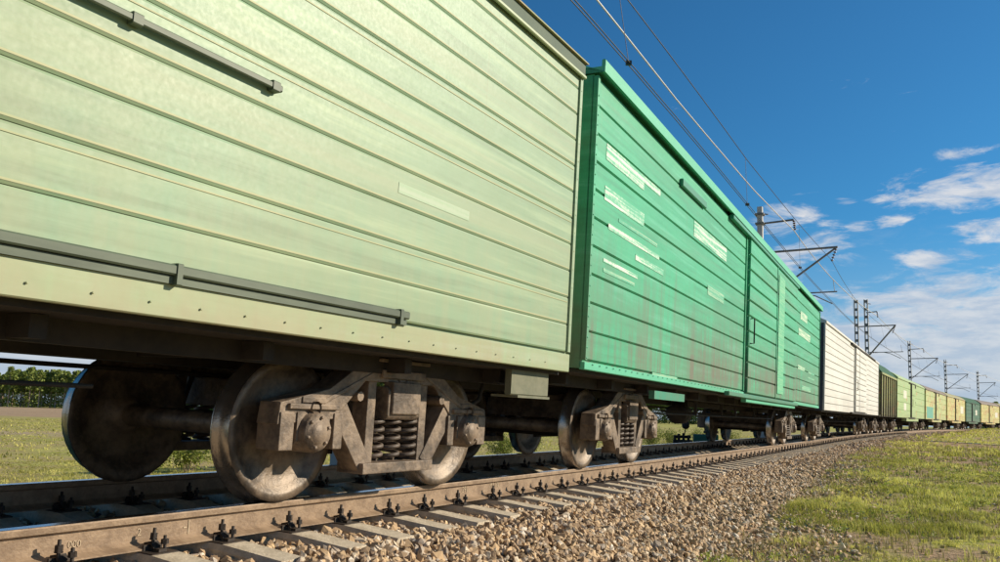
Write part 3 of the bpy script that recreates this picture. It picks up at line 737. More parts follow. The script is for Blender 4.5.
# wagon 1: pale lime, fills the left half
S1a, S1b = -13.1, 6.80
w, L = boxcar(S1a, S1b, 'pale lime-green boxcar filling the left half of the picture', M['lime'], 1.05, 3.96, .42, 11, door=(-1.9, 1.9), sill=.17, sillmat=M['sill'], roofmat=M['mintroof'], name='boxcar', ribs=(), gap=.004, d=.006, ch=.012, lip=.012, over=.06)
x_of = lambda s, sm=(S1a+S1b)/2: s-sm
add_door(w, x_of(-1.2), x_of(1.35), 1.30, 3.72, 9, M['lime_door'], M['green_dark'], y=-HW-.04)
m = MB(); m.box(x_of(-3.0), x_of(4.3), -HW-.05, -HW+.0, 1.235, 1.285, .008); m.box(x_of(-3.0), x_of(4.3), -HW-.028, -HW+.0, 1.195, 1.232)
for k in range(5): m.box(x_of(-2.6+k*1.7), x_of(-2.57+k*1.7), -HW-.056, -HW, 1.19, 1.292, .004)
m.build('door_track', M['rail_dark'], w)
m = MB(); m.box(x_of(1.2), x_of(3.05), -HW-.045, -HW-.02, 2.31, 2.345, .006)
for xx in (1.3, 2.15, 2.98): m.box(x_of(xx), x_of(xx)+.05, -HW-.05, -HW+.0, 2.30, 2.355, .006)
m.build('grab_rail', M['rail_dark'], w)
hh = (3.96-.02-1.22)/11
for k in range(1, 11):
    m = MB(); z = 1.22+k*hh; m.box(x_of(1.5), x_of(6.72), -HW-.0025, -HW+.01, z+.016, z+.026); 
    if k in (2, 5, 7): m.box(x_of(1.5), x_of(6.72), -HW-.0035, -HW+.01, z-.045, z-.037)
    m.build('side_moulding', M['moulding'], w)
rivets(w, [(x_of(6.775), 1.3+.17*k) for k in range(15)]+[(x_of(-1.8+.28*k), 1.10) for k in range(30)], M['sill'], -HW-.017, .0065)
m = MB(); m.box(-L/2, L/2, -HW-.05, -HW-.018, 3.80, 3.835, .008); m.build('eave_rail', M['sill'], w)
m = MB(); m.box(-L/2, L/2, -HW-.035, -HW-.018, 3.84, 3.955); m.build('eave_panel', M['eave_dark'], w)
underframe(w, L, 1.05, True, (.55, .15)); add_bogie(w, x_of(4.98)); add_bogie(w, x_of(-11.2))
stencil_part(w, M['mark_lime'], x_of(4.15), x_of(5.0), 2.045, 2.115, y=-HW-.001)
m = MB(); m.box(x_of(5.95), x_of(6.62), -1.50, -1.44, .80, 1.035, .01); m.box(x_of(6.0), x_of(6.58), -1.54, -1.28, .78, .80); m.build('step_board', M['olive'], w)

# wagon 2: bright green
S2a, S2b = 7.10, 26.15
w, L = boxcar(S2a, S2b, 'bright green boxcar with white stencil blocks, behind the pale lime one', M['green'], 1.10, 4.02, .34, 10, door=(x_of(14.75, (S2a+S2b)/2), x_of(20.9, (S2a+S2b)/2)), roofmat=M['green_trim'], sill=.08, sillmat=M['green_trim'], over=.09, lip=-.06)
X2 = lambda s: x_of(s, (S2a+S2b)/2)
m = MB(); m.box(-L/2, L/2, -HW-.085, -HW-.045, 4.03, 4.16, .01); m.build('roof_edge', M['green_trim'], w)
m = MB(); m.box(X2(14.8), X2(20.85), -HW-.05, -HW+.04, .98, 1.12, .01); m.build('door_sill', M['green_trim'], w)
add_door(w, X2(14.8), X2(20.8), 1.14, 3.93, 10, M['green'], M['green_dark'], y=-HW-.07, seams=(X2(17.8),))
for a, b, z0, z1, mt in ((7.45, 9.35, 3.34, 3.42, 'mark'), (7.45, 8.7, 3.25, 3.34, 'mark'), (7.45, 8.75, 2.83, 2.98, 'mark'), (7.6, 9.4, 2.56, 2.62, 'mark'), (8.5, 9.6, 2.40, 2.47, 'mark'), (7.5, 8.6, 2.20, 2.24, 'mark'), (7.5, 8.5, 2.10, 2.14, 'mark_faint'),
                        (7.9, 9.3, 2.70, 2.74, 'mark_faint'), (11.0, 13.1, 3.20, 3.42, 'mark'), (11.9, 13.0, 2.50, 2.64, 'mark_faint'), (9.3, 10.4, 1.12, 1.19, 'mark_faint'),
                        (21.9, 23.2, 3.30, 3.52, 'mark_cream'), (21.6, 23.9, 2.86, 3.05, 'mark_cream'), (21.6, 22.9, 2.0, 2.1, 'mark_cream'), (23.6, 25.0, 2.0, 2.05, 'mark_faint'), (23.6, 25.0, 1.85, 1.9, 'mark_faint'), (22.4, 24.2, 1.5, 1.62, 'mark_faint')):
    stencil_part(w, M[mt], X2(a), X2(b), z0, z1)
rivets(w, [(X2(7.125), 1.2+.1*k) for k in range(27)]+[(X2(7.3+.2*k), 1.145) for k in range(36)], M['green_trim'], -HW-.018)
m = MB(); m.box(X2(10.2), X2(11.5), -HW-.05, -HW, 3.70, 3.80, .01); m.build('vent_hatch', M['green_dark'], w)
stencil_part(w, M['mark_door'], X2(17.95), X2(18.75), 1.25, 3.8, -HW-.082)
underframe(w, L, 1.10, True, (.15, 1.07)); add_bogie(w, X2(10.0)); add_bogie(w, X2(23.75))
m = MB(); m.box(X2(9.6), X2(11.0), -HW+.05, -HW+.12, .88, .98); m.build('data_plate', M['green_dark'], w)

# wagon 3: white
S3a, S3b = 28.3, 50.2
w, L = boxcar(S3a, S3b, 'chalky white boxcar with horizontal boards, beyond the bright green one', M['white'], 1.08, 4.0, .36, 12, door=(x_of(37.4, (S3a+S3b)/2), x_of(42.4, (S3a+S3b)/2)), roofmat=M['white'], endmat=M['navy'], gap=.010, d=.02, ch=.010)
X3 = lambda s: x_of(s, (S3a+S3b)/2)
add_door(w, X3(37.5), X3(42.3), 1.14, 3.85, 11, M['white'], M['frame'], seams=(X3(39.0),))
m = MB(); m.box(X3(41.5), X3(47.5), -HW-.06, -HW-.0, 3.93, 3.98); m.build('door_track', M['frame'], w)
m = MB(); m.box(X3(26.9), X3(28.2), -1.35, 1.3, 1.1, 3.9); m.build('gap_block', M['navy'], w)  # plain dark blue-grey block filling the gap ahead of the white wagon
underframe(w, L, 1.08, True, (1.07, .45)); add_bogie(w, X3(30.8)); add_bogie(w, X3(47.6))

# wagon 4: short slatted one with round dark roof
S4a, S4b = 51.1, 59.9
def slatted(s0, s1, label, body, roofm, dark):
    L = s1-s0; w = empty('slatted_wagon', wagon_matrix(s0, s1)); tag(w, label, 'freight wagon', 'wagons of the goods train')
    m = MB(); m.box(-L/2, L/2, -HW+.05, HW, 1.08, 3.55); m.build('body_wall', body, w)
    n = 14; p = L/n
    for k in range(n):
        m = MB(); m.box(-L/2+k*p+.02, -L/2+(k+1)*p-.02, -HW+.0, -HW+.05, 1.14, 3.45); m.build('wall_board', body, w)
    for k in range(0, n+1, 2):
        m = MB(); x = -L/2+k*p; m.box(max(-L/2, x-.07), min(L/2, x+.07), -HW-.07, -HW+.0, 1.05, 3.45); m.build('wall_post', dark, w)
    m = MB(); m.box(-L/2, L/2, -HW-.08, -HW+.04, 3.45, 3.56); m.build('eave_rail', body, w)
    roof_mesh(L+.1, 3.57, 1.0, .05, .0).build('roof', roofm, w)
    underframe(w, L, 1.08); add_bogie(w, -L/2+2.0); add_bogie(w, L/2-2.0); return w
M['post_dark'] = plain('sooty_olive_post', (.07, .06, .035), (.13, .11, .06), .8, 5)
slatted(S4a, S4b, 'short yellow-green slatted wagon with a round dark green roof, after the white one', M['yellow'], M['darkroof'], M['post_dark'])
def van(s0, s1, label, body, roofm, door_s, patches=(), k=1, zb=1.05, ze=3.75, rise=.62):
    L = s1-s0; w, L = boxcar(s0, s1, label, body, zb, ze, rise, 5, door=(-1.5, 1.5), roofmat=roofm, name='covered_van', d=.02, gap=.01)
    for a, b, z0, z1, mt in patches: stencil_part(w, mt, a*L/2, b*L/2, z0, z1, name='paint_patch')
    add_door(w, -1.4, 1.4, zb+.06, ze-.12, 3, body, M['frame'])
    m = MB(); m.box(-1.62, -1.45, -HW-.10, -HW, zb, ze-.1); m.box(1.0, 1.3, -HW-.12, -HW-.07, ze-.35, ze-.15); m.box(1.7, 1.85, -HW-.06, -HW, 2.2, 2.36); m.build('door_fitting', M['frame'], w)
    m = MB(); m.box(-4.5, 4.5, -HW-.02, -1.3, .82, zb-.02); m.build('skirt', body, w)
    underframe(w, L, zb, True); add_bogie(w, -L/2+2.6, full=False); add_bogie(w, L/2-2.6, full=False)
    return w
wp = M['mark_cream']; M['wpatch'] = plain('whitewash_patch', (.55, .55, .45), (.65, .63, .52), .8, 3)
van(61.0, 81.6, 'dull mint-green van with two white patches and a dark door, after the slatted one', M['mint'], M['mint'], 0, ((-.62, -.42, 2.45, 3.0, M['wpatch']), (-.6, -.44, 1.6, 2.1, M['wpatch'])))
van(82.7, 102.2, 'rust-flaked pale green van with a brown roof and a teal patch at its low corner', M['pistachio'], M['brownroof'], 0, ((-.9, -.35, 1.15, 2.2, M['teal']),))
van(103.4, 121.6, 'yellowish rust-stained van between the brown-roofed van and the dark green one', M['ochre'], M['mintroof'], 0, ((.45, .8, 2.0, 2.9, M['wpatch']),))
w = van(122.8, 136.8, 'short dark bottle-green van, the darkest of the far wagons', M['bottle'], M['darkroof'], 0, ((.3, .55, 2.0, 2.7, M['wpatch']),), rise=.8, ze=3.6)
van(138.0, 155.5, 'ochre van with a brown roof beyond the dark green one, at the right edge', M['ochre'], M['brownroof'], 0, ((.5, .8, 1.9, 2.7, M['wpatch']),))
van(156.8, 176, 'last van of the train at the right edge, pale yellow-green', M['pistachio'], M['mintroof'], 0)

# ---------------------------------------------------------------- catenary masts
def mast(s, lats, h, label, tip, arm, reg, pale=False, double=False):
    x, y, ph, zr = T0(s); zg = float(-1.0+zr); mt = Matrix.Translation((float(x), float(y), 0)) @ Matrix((Vector((math.cos(ph), -math.sin(ph), 0)), Vector((math.sin(ph), math.cos(ph), 0)), Vector((0, 0, 1)))).transposed().to_4x4()
    base = mt @ Vector((lats[0], 0, zg)); root = empty('catenary_mast', mt); root.location = base
    def P(l, z, a=0): return (l-lats[0], a, z-zg)
    for lat in lats:
        if pale:
            m = MB(); hw = .16; top = .11
            vs = [P(lat+i*hw, zg, j*hw) for i, j in ((-1,-1),(1,-1),(1,1),(-1,1))]+[P(lat+i*top, h, j*top) for i, j in ((-1,-1),(1,-1),(1,1),(-1,1))]
            m.add(vs, [(3,2,1,0),(4,5,6,7),(0,1,5,4),(1,2,6,5),(2,3,7,6),(3,0,4,7)]); m.build('post', M['mastc'], root)
            m = MB()
            for z in (h-.35, 9.5, 8.15, 6.9): m.box(*[a for pr in zip(P(lat-.19, z-.04, -.19), P(lat+.19, z+.04, .19)) for a in pr])
            m.build('clamp_band', M['steeldk'], root)
        else:
            for sg in (-1, 1):
                m = MB(); m.box(lat-lats[0]+sg*.11-.048, lat-lats[0]+sg*.11+.048, -.09, .09, 0, h-zg); m.build('post', M['steel'], root)
            z = .5
            while z < h-zg:
                m = MB(); m.box(lat-lats[0]-.12, lat-lats[0]+.12, -.10, -.085, z, z+.22); z += .62
                m.build('batten_plate', M['steeldk'], root)
        m = MB(); m.box(lat-lats[0]-.3, lat-lats[0]+.3, -.3, .3, -.4, .25); m.build('footing', M['conc'], root)
    l0 = lats[-1]
    m = MB(); m.tube([P(l0, arm[1]), P(arm[0], arm[1]+.06)], .045, 6); m.tube([P(l0, h-.3), P(l0+.35, h-.38)], .03, 5); m.build('top_arm', M['steeldk'], root)
    m = MB(); m.tube([P(lats[0], tip[1]-.03), P(tip[0]+.06, tip[1])], .05, 6); m.build('bracket_arm', M['steeldk'], root)
    for k in ((-.08, .12) if double else (0,)):
        m = MB(); m.tube([P(l0, 5.9, k), P(tip[0], tip[1]-.02, k)], .045, 6); m.build('bracket_strut', M['steeldk'], root)
    m = MB(); m.tube([P(l0, reg[1]), P(reg[0], reg[1]+.02)], .032, 6); m.build('registration_tube', M['steeldk'], root)
    m = MB(); m.tube([P(l0+1.2, reg[1]), P(reg[0]-.9, reg[1]-.12), P(reg[0]-.2, reg[1]-.5)], .025, 5); m.tube([P(reg[0]-.1, reg[1]), P(reg[0]-.15, reg[1]+.55)], .012, 4); m.build('steady_arm', M['steeldk'], root)
    def ins(a, b, n=5):
        m = MB(); a, b = Vector(a), Vector(b); d = b-a
        for k in range(n):
            c = a+d*((k+.5)/n); u = d.normalized()*.02; m.tube([c-u*1.4, c-u, c+u, c+u*1.4], [.02, .06, .06, .02], 8)
        m.tube([a, b], .012, 5); m.build('insulator', M['insul'], root)
    ins(P(arm[0], arm[1]+.03), P(arm[0]+.04, arm[1]-.42)); ins(P(tip[0], tip[1]-.05), P(tip[0]-.2, tip[1]-.62)); ins(P(l0+.15, reg[1]), P(l0+.75, reg[1]))
    return tag(root, label, 'mast', 'catenary masts along the far side of the track')
MS = [37.25, 70.25, 104.5, 134.75, 162.75, 192]
mast(37.25, [-1.95], 10.28, 'pale square catenary mast nearest the camera, rising behind the bright green wagon', (1.22, 8.19), (-.5, 9.5), (1.22, 6.23), pale=True)
mast(70.25, [-2.0, -1.27], 10.5, 'twin-post catenary mast behind the white wagon, with a doubled strut', (.78, 8.38), (-.48, 9.45), (1.30, 6.28), double=True)
mast(104.5, [-2.04], 10.31, 'single steel catenary mast behind the mint-green van', (.80, 8.30), (-.6, 9.35), (1.0, 6.25))
mast(134.75, [-2.21], 10.31, 'steel catenary mast behind the yellowish rust-stained van', (.63, 8.19), (-.7, 9.45), (.93, 6.2))
mast(162.75, [-2.41], 10.30, 'farthest catenary mast in view, above the last ochre van at the right edge', (.18, 8.31), (-1.1, 9.5), (.5, 6.0))
mast(8.6, [-2.3], 10.3, 'catenary mast out of the picture, hidden behind the pale lime wagon', (1.0, 8.1), (-1.9, 9.5), (.5, 6.4), pale=True)
def zr_(s): return float(np.interp(s, ZK, ZV))
def wire(name, pts, r, mat, label, offs=(0,), sag=0, grp=None):
    for o_ in offs:
        P = []
        for (s0, l0, z0), (s1, l1, z1) in zip(pts[:-1], pts[1:]):
            n = max(2, int((s1-s0)/2))
            for k in range(n):
                t = k/n; s = s0+(s1-s0)*t; g = sag if (s1-s0) > 25 else 0
                P.append(TR(s, l0+(l1-l0)*t+o_, z0+(z1-z0)*t-4*g*t*(1-t)-zr_(s)*0, False))
        P.append(TR(pts[-1][0], pts[-1][1]+o_, pts[-1][2], False))
        m = MB(); m.tube([tuple(q) for q in P], r, 5); tag(m.build(name, mat, None), label, 'wire', grp)
MP = [(4.6, .15, 7.9), (11.9, .30, 7.52), (21.3, .52, 7.46), (37.25, 1.02, 7.62), (70.25, .6, 7.75), (104.5, .7, 7.6), (134.75, .5, 7.5), (162.75, .1, 7.5), (192, 0, 7.5)]
CP = [(4.6, .40, 6.2), (9.8, .47, 6.2), (21.0, .55, 6.2), (37.25, 1.0, 5.78), (70.25, 1.0, 5.85), (104.5, .8, 5.85), (134.75, .7, 5.8), (162.75, .3, 5.6), (192, 0, 5.6)]
FP = [(4.6, -1.75, 9.6), (12, -1.55, 9.5), (21.5, -1.42, 9.5), (31.5, -1.06, 9.42), (37.25, -.5, 9.05), (70.25, -.48, 9.0), (104.5, -.6, 8.95), (134.75, -.7, 9.0), (162.75, -1.1, 9.0), (192, -1.1, 9.0)]
wire('contact_wire', CP, .009, M['wire'], 'one of the two thin contact wires running side by side above the wagons', (-.025, .025), .1, 'pair of contact wires')
wire('messenger_wire', MP, .010, M['wire'], 'dark carrying wire, rightmost of the wires crossing the blue sky', (0,), .45)
wire('feeder_wire', FP, .021, M['feeder'], 'thick bright feeder wire between the dark wires, ending over the first mast arm', (0,), .3)
def at(pts, s, sag=0):
    for (s0, l0, z0), (s1, l1, z1) in zip(pts[:-1], pts[1:]):
        if s0 <= s <= s1: t = (s-s0)/(s1-s0); return l0+(l1-l0)*t, z0+(z1-z0)*t-(4*sag*t*(1-t) if s1-s0 > 25 else 0)
for s, lab in ((11.7, 'thin dropper with a clamp, nearest the top edge'), (21.1, 'thin dropper joining the wires just left of the first mast'), (29.5, 'dropper left of the first bracket'), (46, 'dropper right of the first bracket, in front of the clouds'), (54, 'middle dropper between the first and second masts'), (62, 'dropper just before the twin-post mast'),
               (79, 'dropper just past the twin-post mast'), (87, 'middle dropper between the second and third masts'), (95, 'dropper just before the third mast'), (113, 'dropper past the third mast'), (126, 'dropper before the fourth mast')):
    (lm, zm), (lc, zc) = at(MP, s, .45), at(CP, s, .1); m = MB(); a = TR(s, lm, zm, False); b = TR(s, lc, zc, False)
    m.tube([tuple(a), tuple(b)], .005, 4); o = m.build('dropper_wire', M['wire']); tag(o, lab, 'dropper', 'droppers between carrying wire and contact wires')
    if s < 30:
        m = MB(); m.box(b[0]-.045, b[0]+.045, b[1]-.03, b[1]+.03, b[2]-.03, b[2]+.035); m.build('clamp', M['wire'], o)

# ---------------------------------------------------------------- switch lever beyond the far rail
def lever(s, lat):
    p = TR(s, lat, 0, False); root = empty('switch_lever', Matrix.Translation((float(p[0]), float(p[1]), -.18)) @ Matrix.Rotation(R(-8), 4, 'Z'))
    m = MB(); m.box(-.30, .30, -.2, .2, -.5, -.02); m.box(-.30, .32, -.16, .16, 0, .14)
    for x in (-.24, -.11, .04, .20): m.box(x-.035, x+.035, -.12, .12, .14, .38 - abs(x)*.4)
    m.tube([(-.27, 0, .24), (.28, 0, .24)], .05, 8); m.build('base_frame', M['frame'], root)
    m = MB(); m.tube([(.06, 0, .25), (.12, 0, .62), (.34, 0, 1.20)], .020, 6); m.build('lever_rod', M['frame'], root)
    m = MB(); m.lathe([(-.13, 0), (-.11, .08), (-.05, .125), (.05, .125), (.11, .08), (.13, 0)], (.11, 0, .62), 14, 'z'); m.build('counterweight', M['frame'], root)
    m = MB(); m.box(.36, 1.15, -.16, .16, -.02, .34, .04); m.tube([(.78, 0, .33), (.78, 0, .50)], .035, 6); m.build('green_box', M['box_green'], root)
    tag(root, 'black switch lever with round counterweight and low green box beyond the far rail', 'switch lever')
lever(27.0, -2.7)

# ---------------------------------------------------------------- grass, weeds, bushes
def blades(pos, h, w, r, per=5, lean=.45, spread=.5):
    n = len(pos); N = n*per; P = np.repeat(pos, per, 0); H = np.repeat(h, per)*r.uniform(.5, 1.15, N); Wd = np.repeat(w, per)
    a = r.uniform(0, 2*PI, N); ro = np.sqrt(r.random(N))*np.repeat(h, per)*spread; b = r.uniform(0, 2*PI, N)
    P = P+np.stack([ro*np.cos(b), ro*np.sin(b), np.zeros(N)-.005], -1)
    dirx, diry = np.cos(a), np.sin(a); le = H*r.uniform(.1, 1, N)*lean*1.6; sx, sy = -diry*Wd/2, dirx*Wd/2
    z0 = np.zeros(N)
    v0 = P+np.stack([sx, sy, z0], -1); v1 = P-np.stack([sx, sy, z0], -1)
    mid = P+np.stack([dirx*le*.35, diry*le*.35, H*.6], -1); v2 = mid-np.stack([sx, sy, z0], -1)*.8; v3 = mid+np.stack([sx, sy, z0], -1)*.8
    tip = P+np.stack([dirx*le, diry*le, H], -1)
    V = np.stack([v0, v1, v2, v3, tip], 1).reshape(-1, 3); o = np.arange(N)*5
    F = np.concatenate([np.stack([o, o+1, o+2], 1), np.stack([o, o+2, o+3], 1), np.stack([o+3, o+2, o+4], 1)])
    return V, F
def build_grass():
    r = np.random.default_rng(11); V = []; F = []; A = []; off = 0
    def zone(n, d0, d1, a0, a1, h, w, per, keep, lean=.45):
        nonlocal off
        u = r.random(n); d = np.sqrt(d0**2+(d1**2-d0**2)*u); a = r.uniform(a0, a1, n); x = d*np.sin(a); y = d*np.cos(a)
        z, s, l = gz(x, y, True); k = keep(x, y, s, l); x, y, z, s, l = [q[k] for q in (x, y, z, s, l)]
        pos = np.stack([x, y, z], -1); cl = fbm(x, y, 1.1, 40); hh = h*(.45+1.2*sstep(cl, .3, .75))*r.uniform(.6, 1.2, len(x))
        v, f = blades(pos, hh, np.full(len(x), w)*r.uniform(.7, 1.3, len(x)), r, per, lean)
        t = np.clip(.55+2.2*(fbm(x, y, .9, 44)-.5)+r.normal(0, .28, len(x)), 0, 1)
        V.append(v); F.append(f+off); A.append(np.repeat(t, per*5)); off += len(v)
    def right(x, y, s, l):
        e = ground_edge(s); d = dirt_amount(x, y, s, l)
        return (l > e-.1) & (r.random(len(x)) > d*1.02) & (s < 200)
    zone(52000, 6.2, 14, -.05, .80, .065, .0065, 6, right)
    zone(46000, 14, 28, .10, .78, .075, .012, 5, right)
    zone(30000, 28, 60, .22, .76, .10, .028, 4, right)
    zone(26000, 60, 160, .28, .74, .15, .08, 3, right)
    left = lambda x, y, s, l: (l < -3.4) & (y < 112) & (r.random(len(x)) > .3*sstep(fbm(x, y, .3, 50), .5, .7))
    zone(30000, 9, 30, -.75, .35, .055, .012, 5, left)
    zone(34000, 30, 108, -.72, .42, .085, .04, 3, left)
    me = np_mesh('meadow_grass', np.concatenate(V), np.concatenate(F), {'tone': np.concatenate(A)})
    tag(link('meadow_grass', me, M['grass']), 'patchy yellow-green meadow grass on both sides of the track', 'grass', kind='stuff')
build_grass()
def build_dry():
    r = np.random.default_rng(17); n = 12000; d = np.sqrt(6.3**2+(45**2-6.3**2)*r.random(n)**1.6); a = r.uniform(-.05, .78, n); x = d*np.sin(a); y = d*np.cos(a)
    z, s, l = gz(x, y, True); k = (l > ground_edge(s)-.2) & (fbm(x, y, .7, 61) > .42); x, y, z, d = x[k], y[k], z[k], d[k]
    v, f = blades(np.stack([x, y, z], -1), r.uniform(.06, .15, len(x)), .004+.0006*d, r, 4, .35, .3)
    me = np_mesh('dry_stalks', v, f, {'tone': np.repeat(r.random(len(x)), 20)})
    tag(link('dry_stalks', me, M['dry']), 'dry tan stalks scattered through the meadow grass', 'dry grass', kind='stuff')
build_dry()
def leaves(centers, size, r, n, spread):
    c = centers[r.integers(0, len(centers), n)]+r.normal(0, 1, (n, 3))*spread
    q = rotmats(n, r); s = size*r.uniform(.6, 1.3, n)
    base = np.array([(-.5, -.3, 0), (0, -.45, .05), (.5, 0, 0), (0, .45, .05)])
    v = np.einsum('nij,kj->nki', q, base)*s[:, None, None]+c[:, None]
    f = np.arange(n*4).reshape(-1, 4); return v.reshape(-1, 3), f, np.repeat(np.clip(r.normal(.45, .28, n), 0, 1), 4)
def build_weeds():
    r = np.random.default_rng(23); V = []; F = []; A = []; off = 0; n = 1500
    d = np.sqrt(6.5**2+(40**2-6.5**2)*r.random(n)**1.5); a = r.uniform(-.05, .78, n); x = d*np.sin(a); y = d*np.cos(a)
    z, s, l = gz(x, y, True); k = (l > ground_edge(s)-.25) & (fbm(x, y, .6, 71) > .47); x, y, z, d = x[k], y[k], z[k], d[k]
    for q in range(len(x)):
        m_ = int(r.integers(14, 40)); w_ = r.uniform(.05, .14); c = np.array([[x[q], y[q], z[q]+.03]])
        v, f, t = leaves(c, .022+.0012*d[q], r, m_, np.array([w_, w_, .022])); v[:, 2] = np.maximum(v[:, 2], z[q]-.005)
        V.append(v); F.append(f+off); A.append(np.clip(t*.5+r.uniform(0, .5), 0, 1)); off += len(v)
    tag(link('meadow_weeds', np_mesh('meadow_weeds', np.concatenate(V), np.concatenate(F), {'tone': np.concatenate(A)}), M['weed']), 'low broad-leaved weeds creeping over the meadow and the ballast edge', 'weeds', kind='stuff')
build_weeds()
def bush(px, py, h, wd, label, seed, mat='leaf', dense=700, size=.045, name='bush'):
    r = np.random.default_rng(seed); z = float(gz(np.array([px]), np.array([py]))[0]); root = empty(name); root.location = (px, py, z)
    m = MB(); tips = []
    for k in range(16):
        a = r.uniform(0, 2*PI); rr = wd*r.uniform(.2, 1); hh = h*r.uniform(.55, 1)
        pts = [(0.12*rr*math.cos(a), .12*rr*math.sin(a), 0), (rr*.5*math.cos(a), rr*.5*math.sin(a), hh*.55), (rr*math.cos(a+.3), rr*math.sin(a+.3), hh)]
        m.tube(pts, [.008, .006, .003], 4, False)
        for t in (.4, .6, .8, 1.0):
            i = 0 if t < .5 else 1; q = (t*2) % 1.0001 if t < 1 else 1; tips.append(np.array(pts[i])*(1-q)+np.array(pts[i+1])*q)
    m.build('stem', M['dry'] if mat == 'dry' else M['bark'], root)
    v, f, t = leaves(np.array(tips), size, r, dense, h*.10); v[:, 2] = np.maximum(v[:, 2], .01)
    link('foliage', np_mesh('foliage', v, f, {'tone': t}), M[mat], root)
    return tag(root, label, 'bush', 'bushes on the bank beyond the far rail')
def tpos(s, l): p = TR(s, l, 0, False); return float(p[0]), float(p[1])
for k, (s, l, h, wd, lab, mt) in enumerate([
    (14.8, -13.6, .95, .75, 'dark leafy bush left of the near front wheel, beyond the far rail', 'leaf'), (16.0, -13.4, .95, .7, 'bush seen low behind the near front wheel, beyond the far rail', 'leaf'),
    (17.5, -13.4, 1.0, .75, 'brownish bush seen below the near spring set', 'dry'), (19.1, -13.3, .95, .7, 'leafy bush below the right end of the near side frame', 'leaf'),
    (30.0, -11.1, .95, .8, 'bright green bush in the gap under the coupling', 'leaf'), (33.0, -11.2, .85, .6, 'low bush right of the coupling gap', 'leaf'),
    (48, -10.8, 1.3, .9, 'spindly bush left of the switch lever', 'leaf'), (53, -11.2, 1.2, .9, 'bush behind the switch lever', 'leaf'), (60, -11.6, 1.2, 1.0, 'bush seen between the green wagon and its rear wheels', 'leaf'), (68, -11.5, 1.2, 1.0, 'farthest bush under the green wagon', 'leaf')]):
    x, y = tpos(s, l); bush(x, y, h, wd, lab, 60+k, mt, 1800, .065)
# low weeds in the grass on the near side
for k, (s, l, h, wd, lab) in enumerate([(17.5, 3.6, .16, .30, 'low weed clump at the ballast edge, in the middle of the right side'), (14.6, 3.4, .15, .35, 'low weed clump nearer the camera at the ballast edge'), (27, 8.3, .22, .3, 'small dark tuft in the middle of the meadow'),
                                        (9.0, 6.2, .20, .35, 'leafy weed clump near the lower right corner'), (9.6, 7.4, .22, .4, 'leafy weed clump at the lower right edge')]):
    x, y = tpos(s, l); o = bush(x, y, h, wd, lab, 90+k, 'grass', 380, .028, 'weed_clump'); o['category'] = 'weed'; o['group'] = 'weed clumps in the meadow'
# puddle in the rut
def puddle():
    r = np.random.default_rng(4); m = MB(); c = PUDDLE; n = 26; vs = [(float(c[0]), float(c[1]), 0)]
    for k in range(n):
        a = 2*PI*k/n; q = 1+.25*math.sin(3*a+1)+.1*r.normal(); vs.append((c[0]+.75*q*math.cos(a), c[1]+4.6*q*math.sin(a), 0))
    vs = [(a, b, -.195) for a, b, _ in vs]
    m.add(vs, [(0, 1+k, 1+(k+1) % n) for k in range(n)]); tag(m.build('puddle_water', M['water']), kind='structure')
puddle()

# ---------------------------------------------------------------- the wood beyond the field
def tree_arrays(seed, h, low=.40, kind=0):
    r = np.random.default_rng(seed); n = 330
    zt = r.uniform(low, 1, n)**.9; rad = (1-((zt-low)/(1-low)-.35)**2*1.3)*h*.115*r.uniform(.3, 1.1, n); a = r.uniform(0, 2*PI, n)
    c = np.stack([rad*np.cos(a), rad*np.sin(a), zt*h], -1)
    n2 = 130; lo = np.stack([r.normal(0, h*.07, n2), r.normal(0, h*.07, n2), r.uniform(.02, low, n2)*h], -1); c = np.concatenate([c, lo])
    q = rotmats(len(c), r); s = h*.055*r.uniform(.6, 1.3, len(c)); s[n:] *= .6
    base = np.array([(-.5, -.35, 0), (.1, -.5, .1), (.55, .1, 0), (-.1, .5, .1)]); v = (np.einsum('nij,kj->nki', q, base)*s[:, None, None]+c[:, None]).reshape(-1, 3)
    return v, np.arange(len(v)).reshape(-1, 4), np.repeat(np.clip(r.normal(.45, .3, len(c)), 0, 1), 4)
TA = [tree_arrays(200+k, 15.3+k*.25) for k in range(5)]
CM = []
for v, f, t in TA:
    me = np_mesh('crown', v, f, {'tone': t}); me.materials.append(M['pine']); CM.append(me)
TM = []
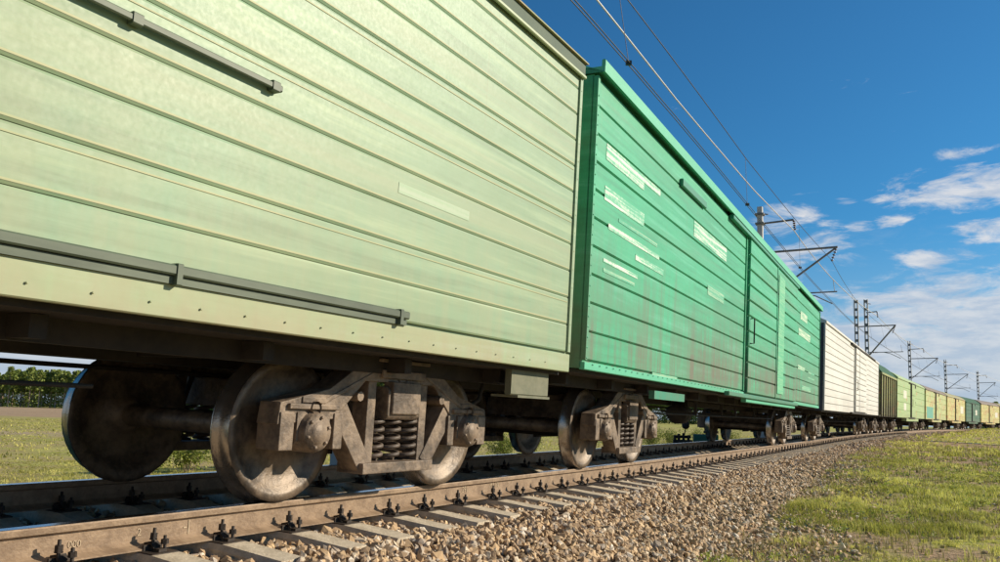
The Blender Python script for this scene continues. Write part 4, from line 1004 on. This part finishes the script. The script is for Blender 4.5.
for k in range(3):
    m = MB(); b = [0, .5, -.4][k]; m.tube([(0, 0, -.3), (b*.2, 0, 4), (b*.5, 0, 9), (b*.3, .1, 14)], [.30, .26, .2, .08], 6, False); me = m.mesh('trunk'); me.materials.append(M['bark']); TM.append(me)
xs = np.linspace(-262, -128, 72); rt_ = random.Random(5)
for i, x in enumerate(xs):
    x = float(x)+rt_.uniform(-.7, .7); y = 354+rt_.uniform(-4, 6); z = float(gz(np.array([x]), np.array([y]))[0])
    o = empty('pine_tree'); o.location = (x, y, z); o.rotation_euler = (0, 0, rt_.uniform(0, 6.28)); sc = rt_.uniform(.85, 1.08); o.scale = (sc, sc, sc)
    link('crown', CM[i % 5], parent=o); link('trunk', TM[i % 3], parent=o)
    tag(o, 'slender pine in the front row of the wood beyond the left field', 'tree', 'trees at the front edge of the wood')
def wood(name, pts, label, smin=.8, smax=1.1, lift=0):
    r = np.random.default_rng(31); V = []; F = []; A = []; off = 0
    for x, y in pts:
        v, f, t = TA[int(r.integers(0, 5))]; z = float(gz(np.array([x]), np.array([y]))[0]); s = r.uniform(smin, smax)
        a = r.uniform(0, 6.28); c, q = math.cos(a), math.sin(a); w_ = v*s; w_ = np.stack([w_[:, 0]*c-w_[:, 1]*q+x, w_[:, 0]*q+w_[:, 1]*c+y, w_[:, 2]+z], -1)
        V.append(w_); F.append(f+off); A.append(t); off += len(v)
    tag(link(name, np_mesh(name, np.concatenate(V), np.concatenate(F), {'tone': np.concatenate(A)}), M['pine']), label, 'wood', kind='stuff')
rr = np.random.default_rng(8)
pts = [(rr.uniform(-520, 60), rr.uniform(362, 400)) for _ in range(900)]
pts += [(rr.uniform(-700, -262), rr.uniform(345, 362)) for _ in range(90)] + [(rr.uniform(-128, 135), rr.uniform(350, 366)) for _ in range(330)]
wood('far_wood', pts, 'dark mass of pines behind the front row, beyond the left field')
pts = [(rr.uniform(207, 560), rr.uniform(345, 375)) for _ in range(380)]
wood('right_wood', pts, 'dark wood beyond the last vans at the right edge', .68, .85)
print('objects', len(bpy.data.objects))
